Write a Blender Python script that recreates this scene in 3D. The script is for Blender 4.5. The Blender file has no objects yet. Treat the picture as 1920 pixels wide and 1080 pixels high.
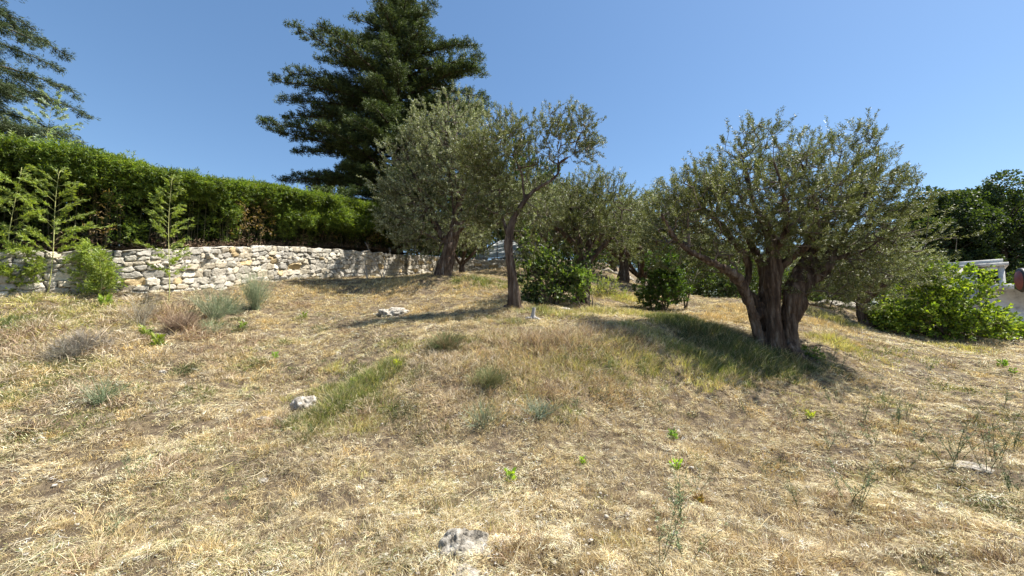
import bpy, math
import numpy as np
from mathutils import Vector

C = bpy.context.scene
COL = C.collection
rad = math.radians

# ---------------------------------------------------------------- camera
F = 747.0                      # focal length in pixels of the 1920 px wide photograph
PITCH = math.atan(60.0 / F)
CAM_Z = 1.6
cam_d = bpy.data.cameras.new("camera")
cam = bpy.data.objects.new("camera", cam_d)
COL.objects.link(cam)
cam.location = (0, 0, CAM_Z)
cam.rotation_euler = (rad(90) + PITCH, 0, 0)
cam_d.sensor_width = 36.0
cam_d.lens = 36.0 * F / 1920.0
cam_d.clip_start = 0.05
cam_d.clip_end = 3000.0
C.camera = cam

# ---------------------------------------------------------------- sky, sun, exposure
SUN_EL = rad(59)
SUN_H = np.array([0.985, 0.13]); SUN_H /= np.linalg.norm(SUN_H)
to_sun = Vector((SUN_H[0] * math.cos(SUN_EL), SUN_H[1] * math.cos(SUN_EL), math.sin(SUN_EL)))
W = bpy.data.worlds.new("World"); C.world = W
W.use_nodes = True
nt = W.node_tree
sky = nt.nodes.new('ShaderNodeTexSky')
sky.sky_type = 'NISHITA'
sky.sun_disc = False
sky.sun_elevation = SUN_EL
sky.sun_rotation = math.atan2(SUN_H[0], SUN_H[1])
sky.altitude = 300
sky.air_density = 1.0
sky.dust_density = 0.4
sky.ozone_density = 3.0
bg = nt.nodes['Background']
bg.inputs[1].default_value = 0.112
hs = nt.nodes.new('ShaderNodeHueSaturation'); hs.inputs['Saturation'].default_value = 1.2
gm = nt.nodes.new('ShaderNodeGamma'); gm.inputs[1].default_value = 0.8; nt.links.new(sky.outputs[0], gm.inputs[0]); nt.links.new(gm.outputs[0], hs.inputs['Color']); nt.links.new(hs.outputs[0], bg.inputs[0])
sl = bpy.data.lights.new("sun", 'SUN')
sl.energy = 5.0
sl.angle = rad(0.5)
sl.color = (1.0, 0.955, 0.88)
so = bpy.data.objects.new("sun", sl); COL.objects.link(so)
so.rotation_euler = to_sun.to_track_quat('Z', 'Y').to_euler()
so.location = (20, 6, 30)
C.view_settings.view_transform = 'Standard'
C.view_settings.look = 'None'
C.view_settings.exposure = 1.14
C.view_settings.gamma = 1.0
C.view_settings.use_curve_mapping = False
C.cycles.max_bounces = 6
C.cycles.diffuse_bounces = 3
C.cycles.transmission_bounces = 3
C.cycles.transparent_max_bounces = 6

# ---------------------------------------------------------------- small maths
def rng(seed): return np.random.default_rng(seed)

def _h(ix, iy, iz, s):
    h = (ix.astype(np.int64) * 374761393 + iy.astype(np.int64) * 668265263 + iz.astype(np.int64) * 2147483647 + s * 974634777) & 0xffffffff
    h = ((h ^ (h >> 13)) * 1274126177) & 0xffffffff
    h = ((h ^ (h >> 15)) * 2246822519) & 0xffffffff
    return ((h ^ (h >> 16)) & 0xffff) / 65535.0

def noise3(x, y, z, s=0):
    x, y, z = np.broadcast_arrays(np.asarray(x, float), np.asarray(y, float), np.asarray(z, float))
    ix, iy, iz = np.floor(x), np.floor(y), np.floor(z)
    fx, fy, fz = x - ix, y - iy, z - iz
    fx, fy, fz = [t * t * (3 - 2 * t) for t in (fx, fy, fz)]
    r = 0
    for a in (0, 1):
        for b in (0, 1):
            for c in (0, 1):
                w = (fx if a else 1 - fx) * (fy if b else 1 - fy) * (fz if c else 1 - fz)
                r = r + w * _h(ix + a, iy + b, iz + c, s)
    return r

def noise2(x, y, s=0): return noise3(x, y, np.zeros(1), s)

def fbm2(x, y, s=0, o=3):
    r = 0; a = 1.0; t = 0
    for k in range(o):
        r = r + a * noise2(x * 2 ** k, y * 2 ** k, s + k * 17); t += a; a *= 0.5
    return r / t

def nrm(v):
    v = np.asarray(v, float)
    return v / np.maximum(np.linalg.norm(v, axis=-1, keepdims=True), 1e-9)

def sstep(a, b, x):
    t = np.clip((x - a) / (b - a), 0, 1)
    return t * t * (3 - 2 * t)

cp, sp = math.cos(PITCH), math.sin(PITCH)
def P(px, py, D):
    """photo pixel + distance forward -> world point"""
    u = (px - 960) / F; v = (540 - py) / F
    y = cp - sp * v; z = sp + cp * v
    return np.array([u * D / y, D, CAM_Z + z * D / y])

# ---------------------------------------------------------------- the lie of the land
ctrl = [  # photo x, photo y, metres forward
 (960,1080,2.45),(960,900,3.9),(960,800,4.8),(960,700,5.85),(960,645,6.6),(960,620,7.3),(960,604,8.5),(960,576,10.0),(930,545,13.5),(930,521,19),
 (0,1080,2.5),(0,900,3.75),(0,750,5.4),(0,640,7.1),(0,556,9.0),
 (-400,1080,2.5),(-400,750,5.2),(-400,556,8.2),
 (300,1080,2.45),(300,880,3.9),(300,740,5.6),(300,650,7.3),(300,553,10.8),
 (400,545,12.0),(480,900,3.95),(480,750,5.9),(480,650,8.2),(480,560,12.0),(500,526,14.0),
 (520,760,5.9),(590,700,6.9),(640,655,7.7),(700,618,8.3),(800,605,9.2),(700,602,10.3),(620,560,12.5),(620,524,16.0),
 (760,800,4.85),(740,730,5.55),(760,680,6.3),(800,640,7.1),(850,612,8.3),(760,560,13.0),(760,520,18.5),
 (830,517,15.0),(860,516,17.0),
 (1130,800,4.95),(1130,700,5.95),(1130,645,6.7),(1130,620,7.5),(1130,603,8.6),(1130,585,11.0),(1130,545,16.0),(1140,512,25),(1150,500,36),
 (1280,850,4.6),(1280,740,5.9),(1250,660,6.8),(1230,615,8.3),(1320,680,7.1),(1250,585,12.5),(1290,577,14.0),(1230,545,20),
 (1370,610,10.2),(1400,574,14.0),(1340,576,13.5),
 (1440,720,6.6),(1465,655,8.2),(1530,640,9.2),(1560,576,15.5),(1520,574,15),(1620,613,14.0),(1650,600,17),
 (1500,1080,2.45),(1500,800,5.5),(1600,700,7.9),(1700,640,12.0),(1700,700,8.3),(1800,622,16.0),
 (1920,1080,2.45),(1920,900,3.95),(1920,760,6.3),(1920,670,10.5),(2300,700,8.0),(2300,1000,2.9),(2300,640,12),
]
pts = [P(*c) for c in ctrl]
pts += [np.array(p, float) for p in [(-6,-6,-.1),(0,-6,-.2),(6,-6,-.2),(-14,-4,.2),(14,-4,-.2),(-16,5,1.1),(30,6,.2),(30,20,.9),(30,45,1.2),
        (16,30,2.0),(10,20,2.2),(10,30,3.0),(18,60,3.0),(-14,16,4.2),(-20,12,3.9),(-10,26,5.3),(-25,30,6.0),(-5,34,6.0),(-16,50,8.0),(2,60,8.5),
        (-35,5,3.0),(-38,60,9.0),(38,60,2.0),(38,0,-.3),(-38,-9,1.0),(0,-9,-.3)]]
pts = np.array(pts)
KX, KY, X0, Y0 = 40.0, 65.0, 0.0, 0.0
def _tps(r2): return np.where(r2 > 1e-12, r2 * np.log(np.maximum(r2, 1e-12)), 0.0) * 0.5
n = len(pts)
A = np.zeros((n + 3, n + 3))
d2 = ((pts[:, None, :2] - pts[None, :, :2]) ** 2).sum(-1)
A[:n, :n] = _tps(d2) + np.eye(n) * 0.1
A[:n, n] = 1; A[:n, n + 1:] = pts[:, :2]; A[n, :n] = 1; A[n + 1:, :n] = pts[:, :2].T
sol = np.linalg.solve(A, np.concatenate([pts[:, 2], [0, 0, 0]]))
def tps_eval(x, y):
    r = sol[n] + sol[n + 1] * x + sol[n + 2] * y
    for i in range(n):
        r = r + sol[i] * _tps((x - pts[i, 0]) ** 2 + (y - pts[i, 1]) ** 2)
    return r
GS = 0.1
gx = np.arange(-KX, KX + GS, GS); gy = np.arange(-9, KY + GS, GS)
cx_, cy_ = np.meshgrid(gx[::4], gy[::4])
coarse = tps_eval(cx_, cy_)
def _up(a, fx, fy):
    ix = np.clip(np.floor(fx).astype(int), 0, a.shape[1] - 2); iy = np.clip(np.floor(fy).astype(int), 0, a.shape[0] - 2)
    tx = np.clip(fx - ix, 0, 1); ty = np.clip(fy - iy, 0, 1)
    return (a[iy, ix] * (1 - tx) + a[iy, ix + 1] * tx) * (1 - ty) + (a[iy + 1, ix] * (1 - tx) + a[iy + 1, ix + 1] * tx) * ty
mx, my = np.meshgrid(gx, gy)
HG = _up(coarse, (mx - gx[0]) / (4 * GS), (my - gy[0]) / (4 * GS))
HG = HG + (fbm2(mx / 1.1, my / 1.1, 3) - .5) * 0.16 + (fbm2(mx / .38, my / .38, 9, 2) - .5) * 0.14
def H(x, y):
    x = np.asarray(x, float); y = np.asarray(y, float)
    xc = np.clip(x, -KX, KX); yc = np.clip(y, -9, KY)
    return _up(HG, (xc - gx[0]) / GS, (yc - gy[0]) / GS)
def GP(px, py, dmin=2.0, dmax=60.0):
    """where the line of sight through a photo pixel meets the ground"""
    D = np.geomspace(dmin, dmax, 600)
    q = np.array([P(px, py, d) for d in D])
    under = q[:, 2] <= H(q[:, 0], q[:, 1])
    i = int(np.argmax(under)) if under.any() else len(D) - 1
    p = q[i].copy(); p[2] = float(H(p[0], p[1]))
    return p

# ---------------------------------------------------------------- mesh and object helpers
def mesh_np(name, V, Fq, col=None, smooth=False):
    V = np.asarray(V, np.float32); Fq = np.asarray(Fq, np.int32)
    k = Fq.shape[1]; m = bpy.data.meshes.new(name)
    m.vertices.add(len(V)); m.vertices.foreach_set('co', V.ravel())
    m.loops.add(Fq.size); m.loops.foreach_set('vertex_index', Fq.ravel())
    m.polygons.add(len(Fq)); m.polygons.foreach_set('loop_start', np.arange(0, Fq.size, k, dtype=np.int32))
    if smooth: m.polygons.foreach_set('use_smooth', np.ones(len(Fq), bool))
    m.update(calc_edges=True)
    if col is not None:
        a = m.color_attributes.new('col', 'FLOAT_COLOR', 'POINT')
        c4 = np.ones((len(V), 4), np.float32); c4[:, :3] = col
        a.data.foreach_set('color', c4.ravel())
    return m

def link(name, mesh, mat, parent=None, origin=None):
    o = bpy.data.objects.new(name, mesh); COL.objects.link(o)
    if mat: mesh.materials.append(mat)
    if parent is not None:
        o.parent = parent
    elif origin is not None:
        o.location = origin
    return o

def tag(o, label=None, cat=None, group=None, kind=None):
    if label: o['label'] = label
    if cat: o['category'] = cat
    if group: o['group'] = group
    if kind: o['kind'] = kind
    return o

def empty(name, loc, label, cat, group=None, rz=0):
    o = bpy.data.objects.new(name, None); COL.objects.link(o)
    o.empty_display_size = 0.2
    o.location = loc; o.rotation_euler = (0, 0, rz)
    return tag(o, label, cat, group)

def copy_tree(root, loc, rz, scale, label, group=None):
    r = root.copy(); COL.objects.link(r)
    r.location = loc; r.rotation_euler = (0, 0, rz); r.scale = scale if hasattr(scale, '__len__') else (scale,) * 3
    r['label'] = label
    if group: r['group'] = group
    for ch in list(root.children):
        c = ch.copy(); COL.objects.link(c); c.parent = r
        for g in list(ch.children):
            d = g.copy(); COL.objects.link(d); d.parent = c
    return r

class MB:
    """collects quads from several shapes"""
    def __init__(s): s.V = []; s.F = []; s.K = []; s.n = 0
    def add(s, V, Fq, col=(.5, .5, .5)):
        V = np.asarray(V, float).reshape(-1, 3); Fq = np.asarray(Fq, int)
        s.V.append(V); s.F.append(Fq + s.n); s.n += len(V)
        c = np.asarray(col, float); s.K.append(np.broadcast_to(c, (len(V), 3)) if c.ndim == 1 else c)
    def box(s, c, size, rz=0, col=(.5, .5, .5), jit=0, r=None):
        sx, sy, sz = [t / 2 for t in size]
        v = np.array([[a * sx, b * sy, e * sz] for e in (-1, 1) for b in (-1, 1) for a in (-1, 1)])
        if jit: v += (r or rng(1)).uniform(-jit, jit, v.shape)
        cr, sr = math.cos(rz), math.sin(rz)
        v = np.stack([v[:, 0] * cr - v[:, 1] * sr, v[:, 0] * sr + v[:, 1] * cr, v[:, 2]], 1) + np.asarray(c)
        s.add(v, [[0, 2, 3, 1], [4, 5, 7, 6], [0, 1, 5, 4], [2, 6, 7, 3], [0, 4, 6, 2], [1, 3, 7, 5]], col)
    def tube(s, pts, radii, k=8, col=(.5, .5, .5), caps=True):
        V, Fq = tube(pts, radii, k, caps); s.add(V, Fq, col)
    def mesh(s, name, smooth=False): return mesh_np(name, np.concatenate(s.V), np.concatenate(s.F), np.concatenate(s.K), smooth)

def frames(T):
    ref = np.where(np.abs(T[:, 2:3]) > 0.9, np.array([[1., 0, 0]]), np.array([[0., 0, 1]]))
    U = nrm(np.cross(ref, T)); return U, np.cross(T, U)

def tube(pts, radii, k=8, caps=True):
    p = np.asarray(pts, float); r = np.broadcast_to(np.asarray(radii, float), (len(p),))
    T = nrm(np.gradient(p, axis=0))
    U = np.zeros_like(p); u = nrm(np.cross([0.13, 0.9, 0.2], T[0])) if abs(T[0][1]) < .95 else nrm(np.cross([1, 0, 0], T[0]))
    for i in range(len(p)):
        u = nrm(u - T[i] * np.dot(u, T[i])); U[i] = u
    Wv = np.cross(T, U)
    a = np.arange(k) / k * 2 * np.pi
    ring = (U[:, None] * np.cos(a)[None, :, None] + Wv[:, None] * np.sin(a)[None, :, None]) * r[:, None, None] + p[:, None]
    V = ring.reshape(-1, 3); m = len(p)
    i, j = np.meshgrid(np.arange(m - 1), np.arange(k), indexing='ij')
    i = i.ravel(); j = j.ravel(); j2 = (j + 1) % k
    Fq = np.stack([i * k + j, i * k + j2, (i + 1) * k + j2, (i + 1) * k + j], 1)
    if caps:
        V = np.concatenate([V, p[:1], p[-1:]]); c0 = m * k; c1 = c0 + 1
        jj = np.arange(0, k, 2)
        Fq = np.concatenate([Fq, np.stack([np.full_like(jj, c0), (jj + 2) % k, (jj + 1) % k, jj], 1),
                             np.stack([np.full_like(jj, c1), (m - 1) * k + jj, (m - 1) * k + (jj + 1) % k, (m - 1) * k + (jj + 2) % k], 1)])
    return V, Fq

def frusta(A_, B_, ra, rb, k=4):
    """many short tapered twigs at once"""
    T = nrm(B_ - A_); U, Wv = frames(T)
    a = np.arange(k) / k * 2 * np.pi
    d = U[:, None] * np.cos(a)[None, :, None] + Wv[:, None] * np.sin(a)[None, :, None]
    V = np.concatenate([A_[:, None] + d * ra[:, None, None], B_[:, None] + d * rb[:, None, None]], 1)
    N = len(A_); j = np.arange(k); j2 = (j + 1) % k
    f = np.stack([j, j2, k + j2, k + j], 1)
    Fq = (f[None] + (np.arange(N) * 2 * k)[:, None, None]).reshape(-1, 4)
    return V.reshape(-1, 3), Fq

def spline(ctrl_pts, m=6):
    """Catmull-Rom through rows of (x, y, z, r)"""
    c = np.asarray(ctrl_pts, float)
    c = np.concatenate([[2 * c[0] - c[1]], c, [2 * c[-1] - c[-2]]])
    out = []
    for i in range(1, len(c) - 2):
        for t in np.arange(m) / m:
            a, b, d, e = c[i - 1], c[i], c[i + 1], c[i + 2]
            out.append(0.5 * (2 * b + (d - a) * t + (2 * a - 5 * b + 4 * d - e) * t * t + (3 * b - a - 3 * d + e) * t ** 3))
    out.append(c[-2]); return np.array(out)

def leaves(base, direc, side, length, width, col, jitter_col=0.25, seed=0, blend=None):
    """diamond leaves: base point, pointing direction, sideways direction"""
    r = rng(seed); N = len(base)
    length = np.broadcast_to(length, (N,))[:, None]; width = np.broadcast_to(width, (N,))[:, None]
    direc = nrm(direc); side = nrm(side - direc * (side * direc).sum(1, keepdims=True))
    up = np.cross(direc, side)
    mid = base + direc * length * 0.48 + up * length * 0.05
    V = np.stack([base, mid + side * width / 2, base + direc * length - up * length * 0.05, mid - side * width / 2], 1).reshape(-1, 3)
    Fq = np.arange(N * 4).reshape(-1, 4)
    c = np.asarray(col, float)
    if c.ndim == 1: c = np.tile(c, (N, 1))
    c = c * (1 + r.uniform(-jitter_col, jitter_col, (N, 1)))
    return V, Fq, np.repeat(np.clip(c, 0, 1), 4, axis=0)

def rdir(r, N):
    v = r.normal(size=(N, 3)); return nrm(v)

# ---------------------------------------------------------------- materials
def mat_new(name):
    m = bpy.data.materials.new(name); m.use_nodes = True
    return m, m.node_tree, m.node_tree.nodes['Principled BSDF']

def leaf_mat(name, trans=0.3, rough=0.45, spec=0.4, warm=(1.25, 1.3, 0.55), noise_amt=0.25):
    m, t, b = mat_new(name)
    at = t.nodes.new('ShaderNodeAttribute'); at.attribute_name = 'col'
    ns = t.nodes.new('ShaderNodeTexNoise'); ns.inputs['Scale'].default_value = 1.7; ns.inputs['Detail'].default_value = 3
    geo = t.nodes.new('ShaderNodeNewGeometry'); t.links.new(geo.outputs['Position'], ns.inputs['Vector'])
    mr = t.nodes.new('ShaderNodeMapRange'); mr.inputs[1].default_value = .3; mr.inputs[2].default_value = .7
    mr.inputs[3].default_value = 1 - noise_amt; mr.inputs[4].default_value = 1 + noise_amt
    t.links.new(ns.outputs[0], mr.inputs[0])
    vm = t.nodes.new('ShaderNodeVectorMath'); vm.operation = 'SCALE'
    t.links.new(at.outputs['Color'], vm.inputs[0]); t.links.new(mr.outputs[0], vm.inputs['Scale'])
    t.links.new(vm.outputs[0], b.inputs['Base Color'])
    b.inputs['Roughness'].default_value = rough; b.inputs['Specular IOR Level'].default_value = spec
    tr = t.nodes.new('ShaderNodeBsdfTranslucent')
    vw = t.nodes.new('ShaderNodeVectorMath'); vw.operation = 'MULTIPLY'; vw.inputs[1].default_value = warm
    t.links.new(vm.outputs[0], vw.inputs[0]); t.links.new(vw.outputs[0], tr.inputs['Color'])
    mx_ = t.nodes.new('ShaderNodeMixShader'); mx_.inputs[0].default_value = trans
    t.links.new(b.outputs[0], mx_.inputs[1]); t.links.new(tr.outputs[0], mx_.inputs[2])
    t.links.new(mx_.outputs[0], t.nodes['Material Output'].inputs[0])
    return m

def rough_mat(name, stops, scale=6, stretch=(1, 1, 1), detail=8, rough=.9, bump=.4, bump_scale=40, use_col=False, coords='Object', dist=.02, bstretch=None):
    m, t, b = mat_new(name)
    tc = t.nodes.new('ShaderNodeTexCoord'); mp = t.nodes.new('ShaderNodeMapping'); mp.inputs['Scale'].default_value = stretch
    t.links.new(tc.outputs[coords], mp.inputs[0])
    ns = t.nodes.new('ShaderNodeTexNoise'); ns.inputs['Scale'].default_value = scale; ns.inputs['Detail'].default_value = detail
    ns.inputs['Roughness'].default_value = .65
    t.links.new(mp.outputs[0], ns.inputs['Vector'])
    cr = t.nodes.new('ShaderNodeValToRGB'); el = cr.color_ramp.elements
    el[0].position = stops[0][0]; el[0].color = (*stops[0][1], 1)
    el[1].position = stops[-1][0]; el[1].color = (*stops[-1][1], 1)
    for p_, c_ in stops[1:-1]:
        e = el.new(p_); e.color = (*c_, 1)
    t.links.new(ns.outputs[0], cr.inputs[0])
    out = cr.outputs[0]
    if use_col:
        at = t.nodes.new('ShaderNodeAttribute'); at.attribute_name = 'col'
        vm = t.nodes.new('ShaderNodeVectorMath'); vm.operation = 'MULTIPLY'
        t.links.new(out, vm.inputs[0]); t.links.new(at.outputs['Color'], vm.inputs[1]); out = vm.outputs[0]
    t.links.new(out, b.inputs['Base Color'])
    b.inputs['Roughness'].default_value = rough; b.inputs['Specular IOR Level'].default_value = .25
    n2 = t.nodes.new('ShaderNodeTexNoise'); n2.inputs['Scale'].default_value = bump_scale; n2.inputs['Detail'].default_value = 6
    n2.inputs['Roughness'].default_value = .7
    mp2 = t.nodes.new('ShaderNodeMapping'); mp2.inputs['Scale'].default_value = bstretch or stretch
    t.links.new(tc.outputs[coords], mp2.inputs[0]); t.links.new(mp2.outputs[0], n2.inputs['Vector'])
    bp = t.nodes.new('ShaderNodeBump'); bp.inputs['Strength'].default_value = bump; bp.inputs['Distance'].default_value = dist
    t.links.new(n2.outputs[0], bp.inputs['Height']); t.links.new(bp.outputs[0], b.inputs['Normal'])
    return m

M = {}
M['soil'] = rough_mat('dry_soil', [(.3, (.05, .036, .024)), (.45, (.12, .088, .056)), (.6, (.23, .175, .105)), (.8, (.40, .33, .21))], scale=9, detail=12, bump=1.0, bump_scale=30, dist=.05)
M['grass'] = leaf_mat('dry_grass', trans=.25, rough=.7, spec=.2, warm=(1.1, 1.0, .7), noise_amt=.12)
M['green_grass'] = leaf_mat('green_grass', trans=.35, rough=.55, spec=.3, warm=(1.2, 1.25, .5), noise_amt=.15)
M['olive_leaf'] = leaf_mat('olive_leaf', trans=.22, rough=.47, spec=.3, warm=(1.2, 1.3, .6))
M['bamboo_leaf'] = leaf_mat('bamboo_leaf', trans=.38, rough=.45, spec=.35, warm=(1.5, 1.5, .35), noise_amt=.3)
M['broad_leaf'] = leaf_mat('broad_leaf', trans=.33, rough=.5, spec=.3, warm=(1.5, 1.6, .35), noise_amt=.3)
M['needle'] = leaf_mat('needle', trans=.2, rough=.6, spec=.25, warm=(1.1, 1.2, .6))
M['dry_leaf'] = leaf_mat('dry_leaf', trans=.2, rough=.8, spec=.1, warm=(1, 1, .8))
M['stem'] = leaf_mat('stem', trans=.0, rough=.6, spec=.2)
M['bark'] = rough_mat('olive_bark', [(.3, (.026, .016, .011)), (.47, (.085, .055, .038)), (.6, (.17, .125, .092)), (.78, (.36, .33, .29))], scale=5, stretch=(2.2, 2.2, .35), bump=1.0, bump_scale=18, dist=.03, bstretch=(2.2, 2.2, .3))
M['twig'] = rough_mat('twig_bark', [(.3, (.07, .052, .04)), (.7, (.21, .17, .135))], scale=8, bump=.3)
M['dark_bark'] = rough_mat('dark_bark', [(.3, (.035, .027, .02)), (.7, (.12, .095, .075))], scale=4, stretch=(1, 1, .3), bump=.8, bump_scale=12)
M['stone'] = rough_mat('limestone', [(.28, (.45, .42, .38)), (.45, (.78, .76, .72)), (.7, (1.0, .98, .94))], scale=7, detail=12, bump=.9, bump_scale=26, use_col=True, dist=.03)
M['rock'] = rough_mat('field_rock', [(.38, (.07, .062, .05)), (.46, (.32, .28, .22)), (.56, (.52, .47, .39)), (.8, (.70, .64, .53))], scale=16, detail=14, bump=1.0, bump_scale=30, dist=.04)
M['plaster'] = rough_mat('whitewashed_concrete', [(.34, (.30, .27, .24)), (.44, (.56, .54, .50)), (.56, (.68, .665, .62)), (.75, (.76, .75, .71))], scale=2.0, detail=12, bump=.5, bump_scale=20)

# ---------------------------------------------------------------- ground sheet
def axis(fine0, fine1, step, far):
    a = list(np.arange(fine0, fine1 + 1e-6, step)); s = step; v = fine1
    while v < far: s *= 1.14; v += s; a.append(v)
    s = step; v = fine0
    while v > -far: s *= 1.14; v -= s; a.insert(0, v)
    return np.array(a)
ax_x = axis(-15, 16, .09, 900); ax_y = axis(0.8, 24, .09, 900)
X, Y = np.meshgrid(ax_x, ax_y)
Z = H(X, Y) - 0.012 * np.clip(np.hypot(np.maximum(np.abs(X) - KX, 0), np.maximum(np.abs(Y - 28) - 37, 0)), 0, 400)
fine = (np.abs(X) < 15) & (Y > 1) & (Y < 24)
Z = Z + np.where(fine, (fbm2(X / .12, Y / .12, 31, 2) - .5) * .05, 0)
ny, nx = X.shape
idx = np.arange(nx * ny).reshape(ny, nx)
Fq = np.stack([idx[:-1, :-1], idx[:-1, 1:], idx[1:, 1:], idx[1:, :-1]], -1).reshape(-1, 4)
g = link('ground', mesh_np('ground', np.stack([X, Y, Z], -1).reshape(-1, 3), Fq, smooth=True), M['soil'])
tag(g, kind='structure')

# ---------------------------------------------------------------- grass
patches = [  # photo x, y, radius m, greenness, extra height m
 (590,785,.35,.8,.10),(640,745,.42,1.,.16),(700,705,.45,.9,.14),(740,690,.3,.8,.10),
 (1090,640,.8,.35,.10),(1000,745,.5,.35,.10),(1180,670,.7,.5,.12),(1100,700,.5,.4,.08),
 (1250,600,.8,.8,.18),(1310,615,.9,1.,.2),(1350,650,.9,1.,.2),(1420,680,.8,1.1,.18),(1330,690,.5,.9,.12),(1480,685,.6,.8,.1),
 (1390,655,.6,1.,.2),(1260,650,.5,.6,.14),(1210,720,.4,.5,.06),(1050,780,.4,.4,.05),
 (830,640,.28,.9,.16),(905,712,.3,.7,.10),(960,640,.3,.4,.1),(905,620,.5,.3,.05),
 (90,556,.9,.5,.05),(50,740,.8,.5,.02),(30,600,.7,.45,.05),(200,625,.5,.3,.05),(300,590,.5,.3,.05),
 (350,850,.6,.45,.0),(150,790,.5,.5,.0),(430,840,.4,.4,.0),(1130,548,1.2,.7,.12),(1080,580,.6,.7,.15),(1150,575,.7,.6,.12),
 (1550,620,1.0,.35,.08),(1700,655,1.3,.4,.0),(1560,590,1.2,.45,.06),(640,630,.5,.3,.02),(780,600,.6,.25,.03),(960,600,.8,.3,.08),
 (1000,585,.7,.5,.12),(900,525,1.0,.5,.12),(1800,645,1.0,.3,.12),(1720,800,.6,.35,.0),(760,870,.4,.3,.03),(870,900,.35,.35,.03),(760,950,.5,.25,.03)]
pw = [(GP(a, b)[:2], r_, g_, h_) for a, b, r_, g_, h_ in patches]
def green_at(x, y):
    g_ = np.clip((fbm2(x / 1.3, y / 1.3, 51, 3) - .52) * 2.4, 0, .5); h_ = np.zeros_like(x)
    for c, r_, gg, hh in pw:
        e = np.exp(-(((x - c[0]) ** 2 + (y - c[1]) ** 2) / (r_ * r_)) * 1.2)
        g_ = np.maximum(g_, e * gg); h_ = np.maximum(h_, e * hh)
    return np.clip(g_, 0, 1), h_

PAL = np.array([(.63, .52, .29), (.72, .63, .42), (.45, .35, .20), (.30, .22, .135), (.59, .46, .23), (.67, .585, .42)])
GPAL = np.array([(.14, .17, .055), (.20, .225, .075), (.10, .135, .045), (.27, .27, .10)])
def scatter(N, r, rmin=1.9, rmax=42.0, p=0.0):
    u = r.uniform(size=N)
    rr = rmin * (rmax / rmin) ** u
    th = r.uniform(rad(-68), rad(68), N)
    return rr * np.sin(th), rr * np.cos(th), rr

WALL_KEEP = []   # filled later: nothing grows inside the stone wall
def blades1(base, vec, width, side, col):
    tip = base + vec
    V = np.stack([base - side * width, base + side * width, tip + side * width * .35, tip - side * width * .35], 1).reshape(-1, 3)
    return V, np.arange(len(base) * 4).reshape(-1, 4), np.repeat(col, 4, 0)
def blades2(base, vec, bend, width, side, col):
    mid = base + vec * .55; tip = base + vec + bend
    w = width
    V = np.stack([base - side * w, base + side * w, mid - side * w * .8, mid + side * w * .8, tip - side * w * .12, tip + side * w * .12], 1).reshape(-1, 3)
    f = np.array([[0, 1, 3, 2], [2, 3, 5, 4]])
    Fq = (f[None] + (np.arange(len(base)) * 6)[:, None, None]).reshape(-1, 4)
    return V, Fq, np.repeat(col, 6, 0)

def straw_litter(NB, per, seed):
    """bundles of cut stalks lying about the same way, with bare dark soil showing between them"""
    r = rng(seed); bx, by, brr = scatter(NB, r)
    gap = fbm2(bx / .16, by / .16, 61, 2) + .35 * (fbm2(bx / .7, by / .7, 62, 2) - .5)
    keep = r.uniform(size=NB) < np.clip((gap - .40) * 6 + .25, .07, 1) * np.clip(1.15 - 3.2 * np.maximum(fbm2(bx / 1.1, by / 1.1, 63, 3) - .56, 0), .25, 1)
    bx, by, brr = bx[keep], by[keep], brr[keep]; NB = len(bx)
    ba = fbm2(bx / .5, by / .5, 77, 2) * 9.0 + r.normal(0, .7, NB)
    bt = .95 * np.exp(r.normal(0, .3, NB)); bl_ = r.uniform(0, .05, NB)
    bci = r.choice(6, NB, p=[.25, .27, .13, .09, .10, .16])
    k = np.repeat(np.arange(NB), per); N = len(k); rr = brr[k]
    sc = np.clip(rr / 5, .7, 3.2)
    sprd = .022 * sc
    x = bx[k] + r.normal(0, 1, N) * sprd; y = by[k] + r.normal(0, 1, N) * sprd
    ang = ba[k] + r.normal(0, .38, N)
    L = r.uniform(.02, .072, N) * sc ** .8
    el = r.normal(.14, .3, N)
    vec = np.stack([np.cos(ang) * np.cos(el), np.sin(ang) * np.cos(el), np.sin(el)], 1) * L[:, None]
    base = np.stack([x, y, H(x, y) + r.uniform(.0, .02, N) + bl_[k]], 1) - vec * .5
    side = nrm(np.cross(vec, rdir(r, N) * .5 + np.array([0, 0, 1])))
    g_, _ = green_at(x, y)
    tone = fbm2(x / .45, y / .45, 91, 3) * .6 + fbm2(x / 1.9, y / 1.9, 92, 2) * .4
    col = PAL[bci[k]] * (.52 + 1.0 * tone)[:, None] * bt[k][:, None] * r.uniform(.8, 1.2, (N, 1))
    gm = r.uniform(size=N) < g_ * .5
    col[gm] = GPAL[r.integers(0, 4, gm.sum())] * 1.2
    return blades1(base, vec, (r.uniform(.0009, .0021, N) * sc)[:, None], side, np.clip(col, 0, .85))

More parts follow.
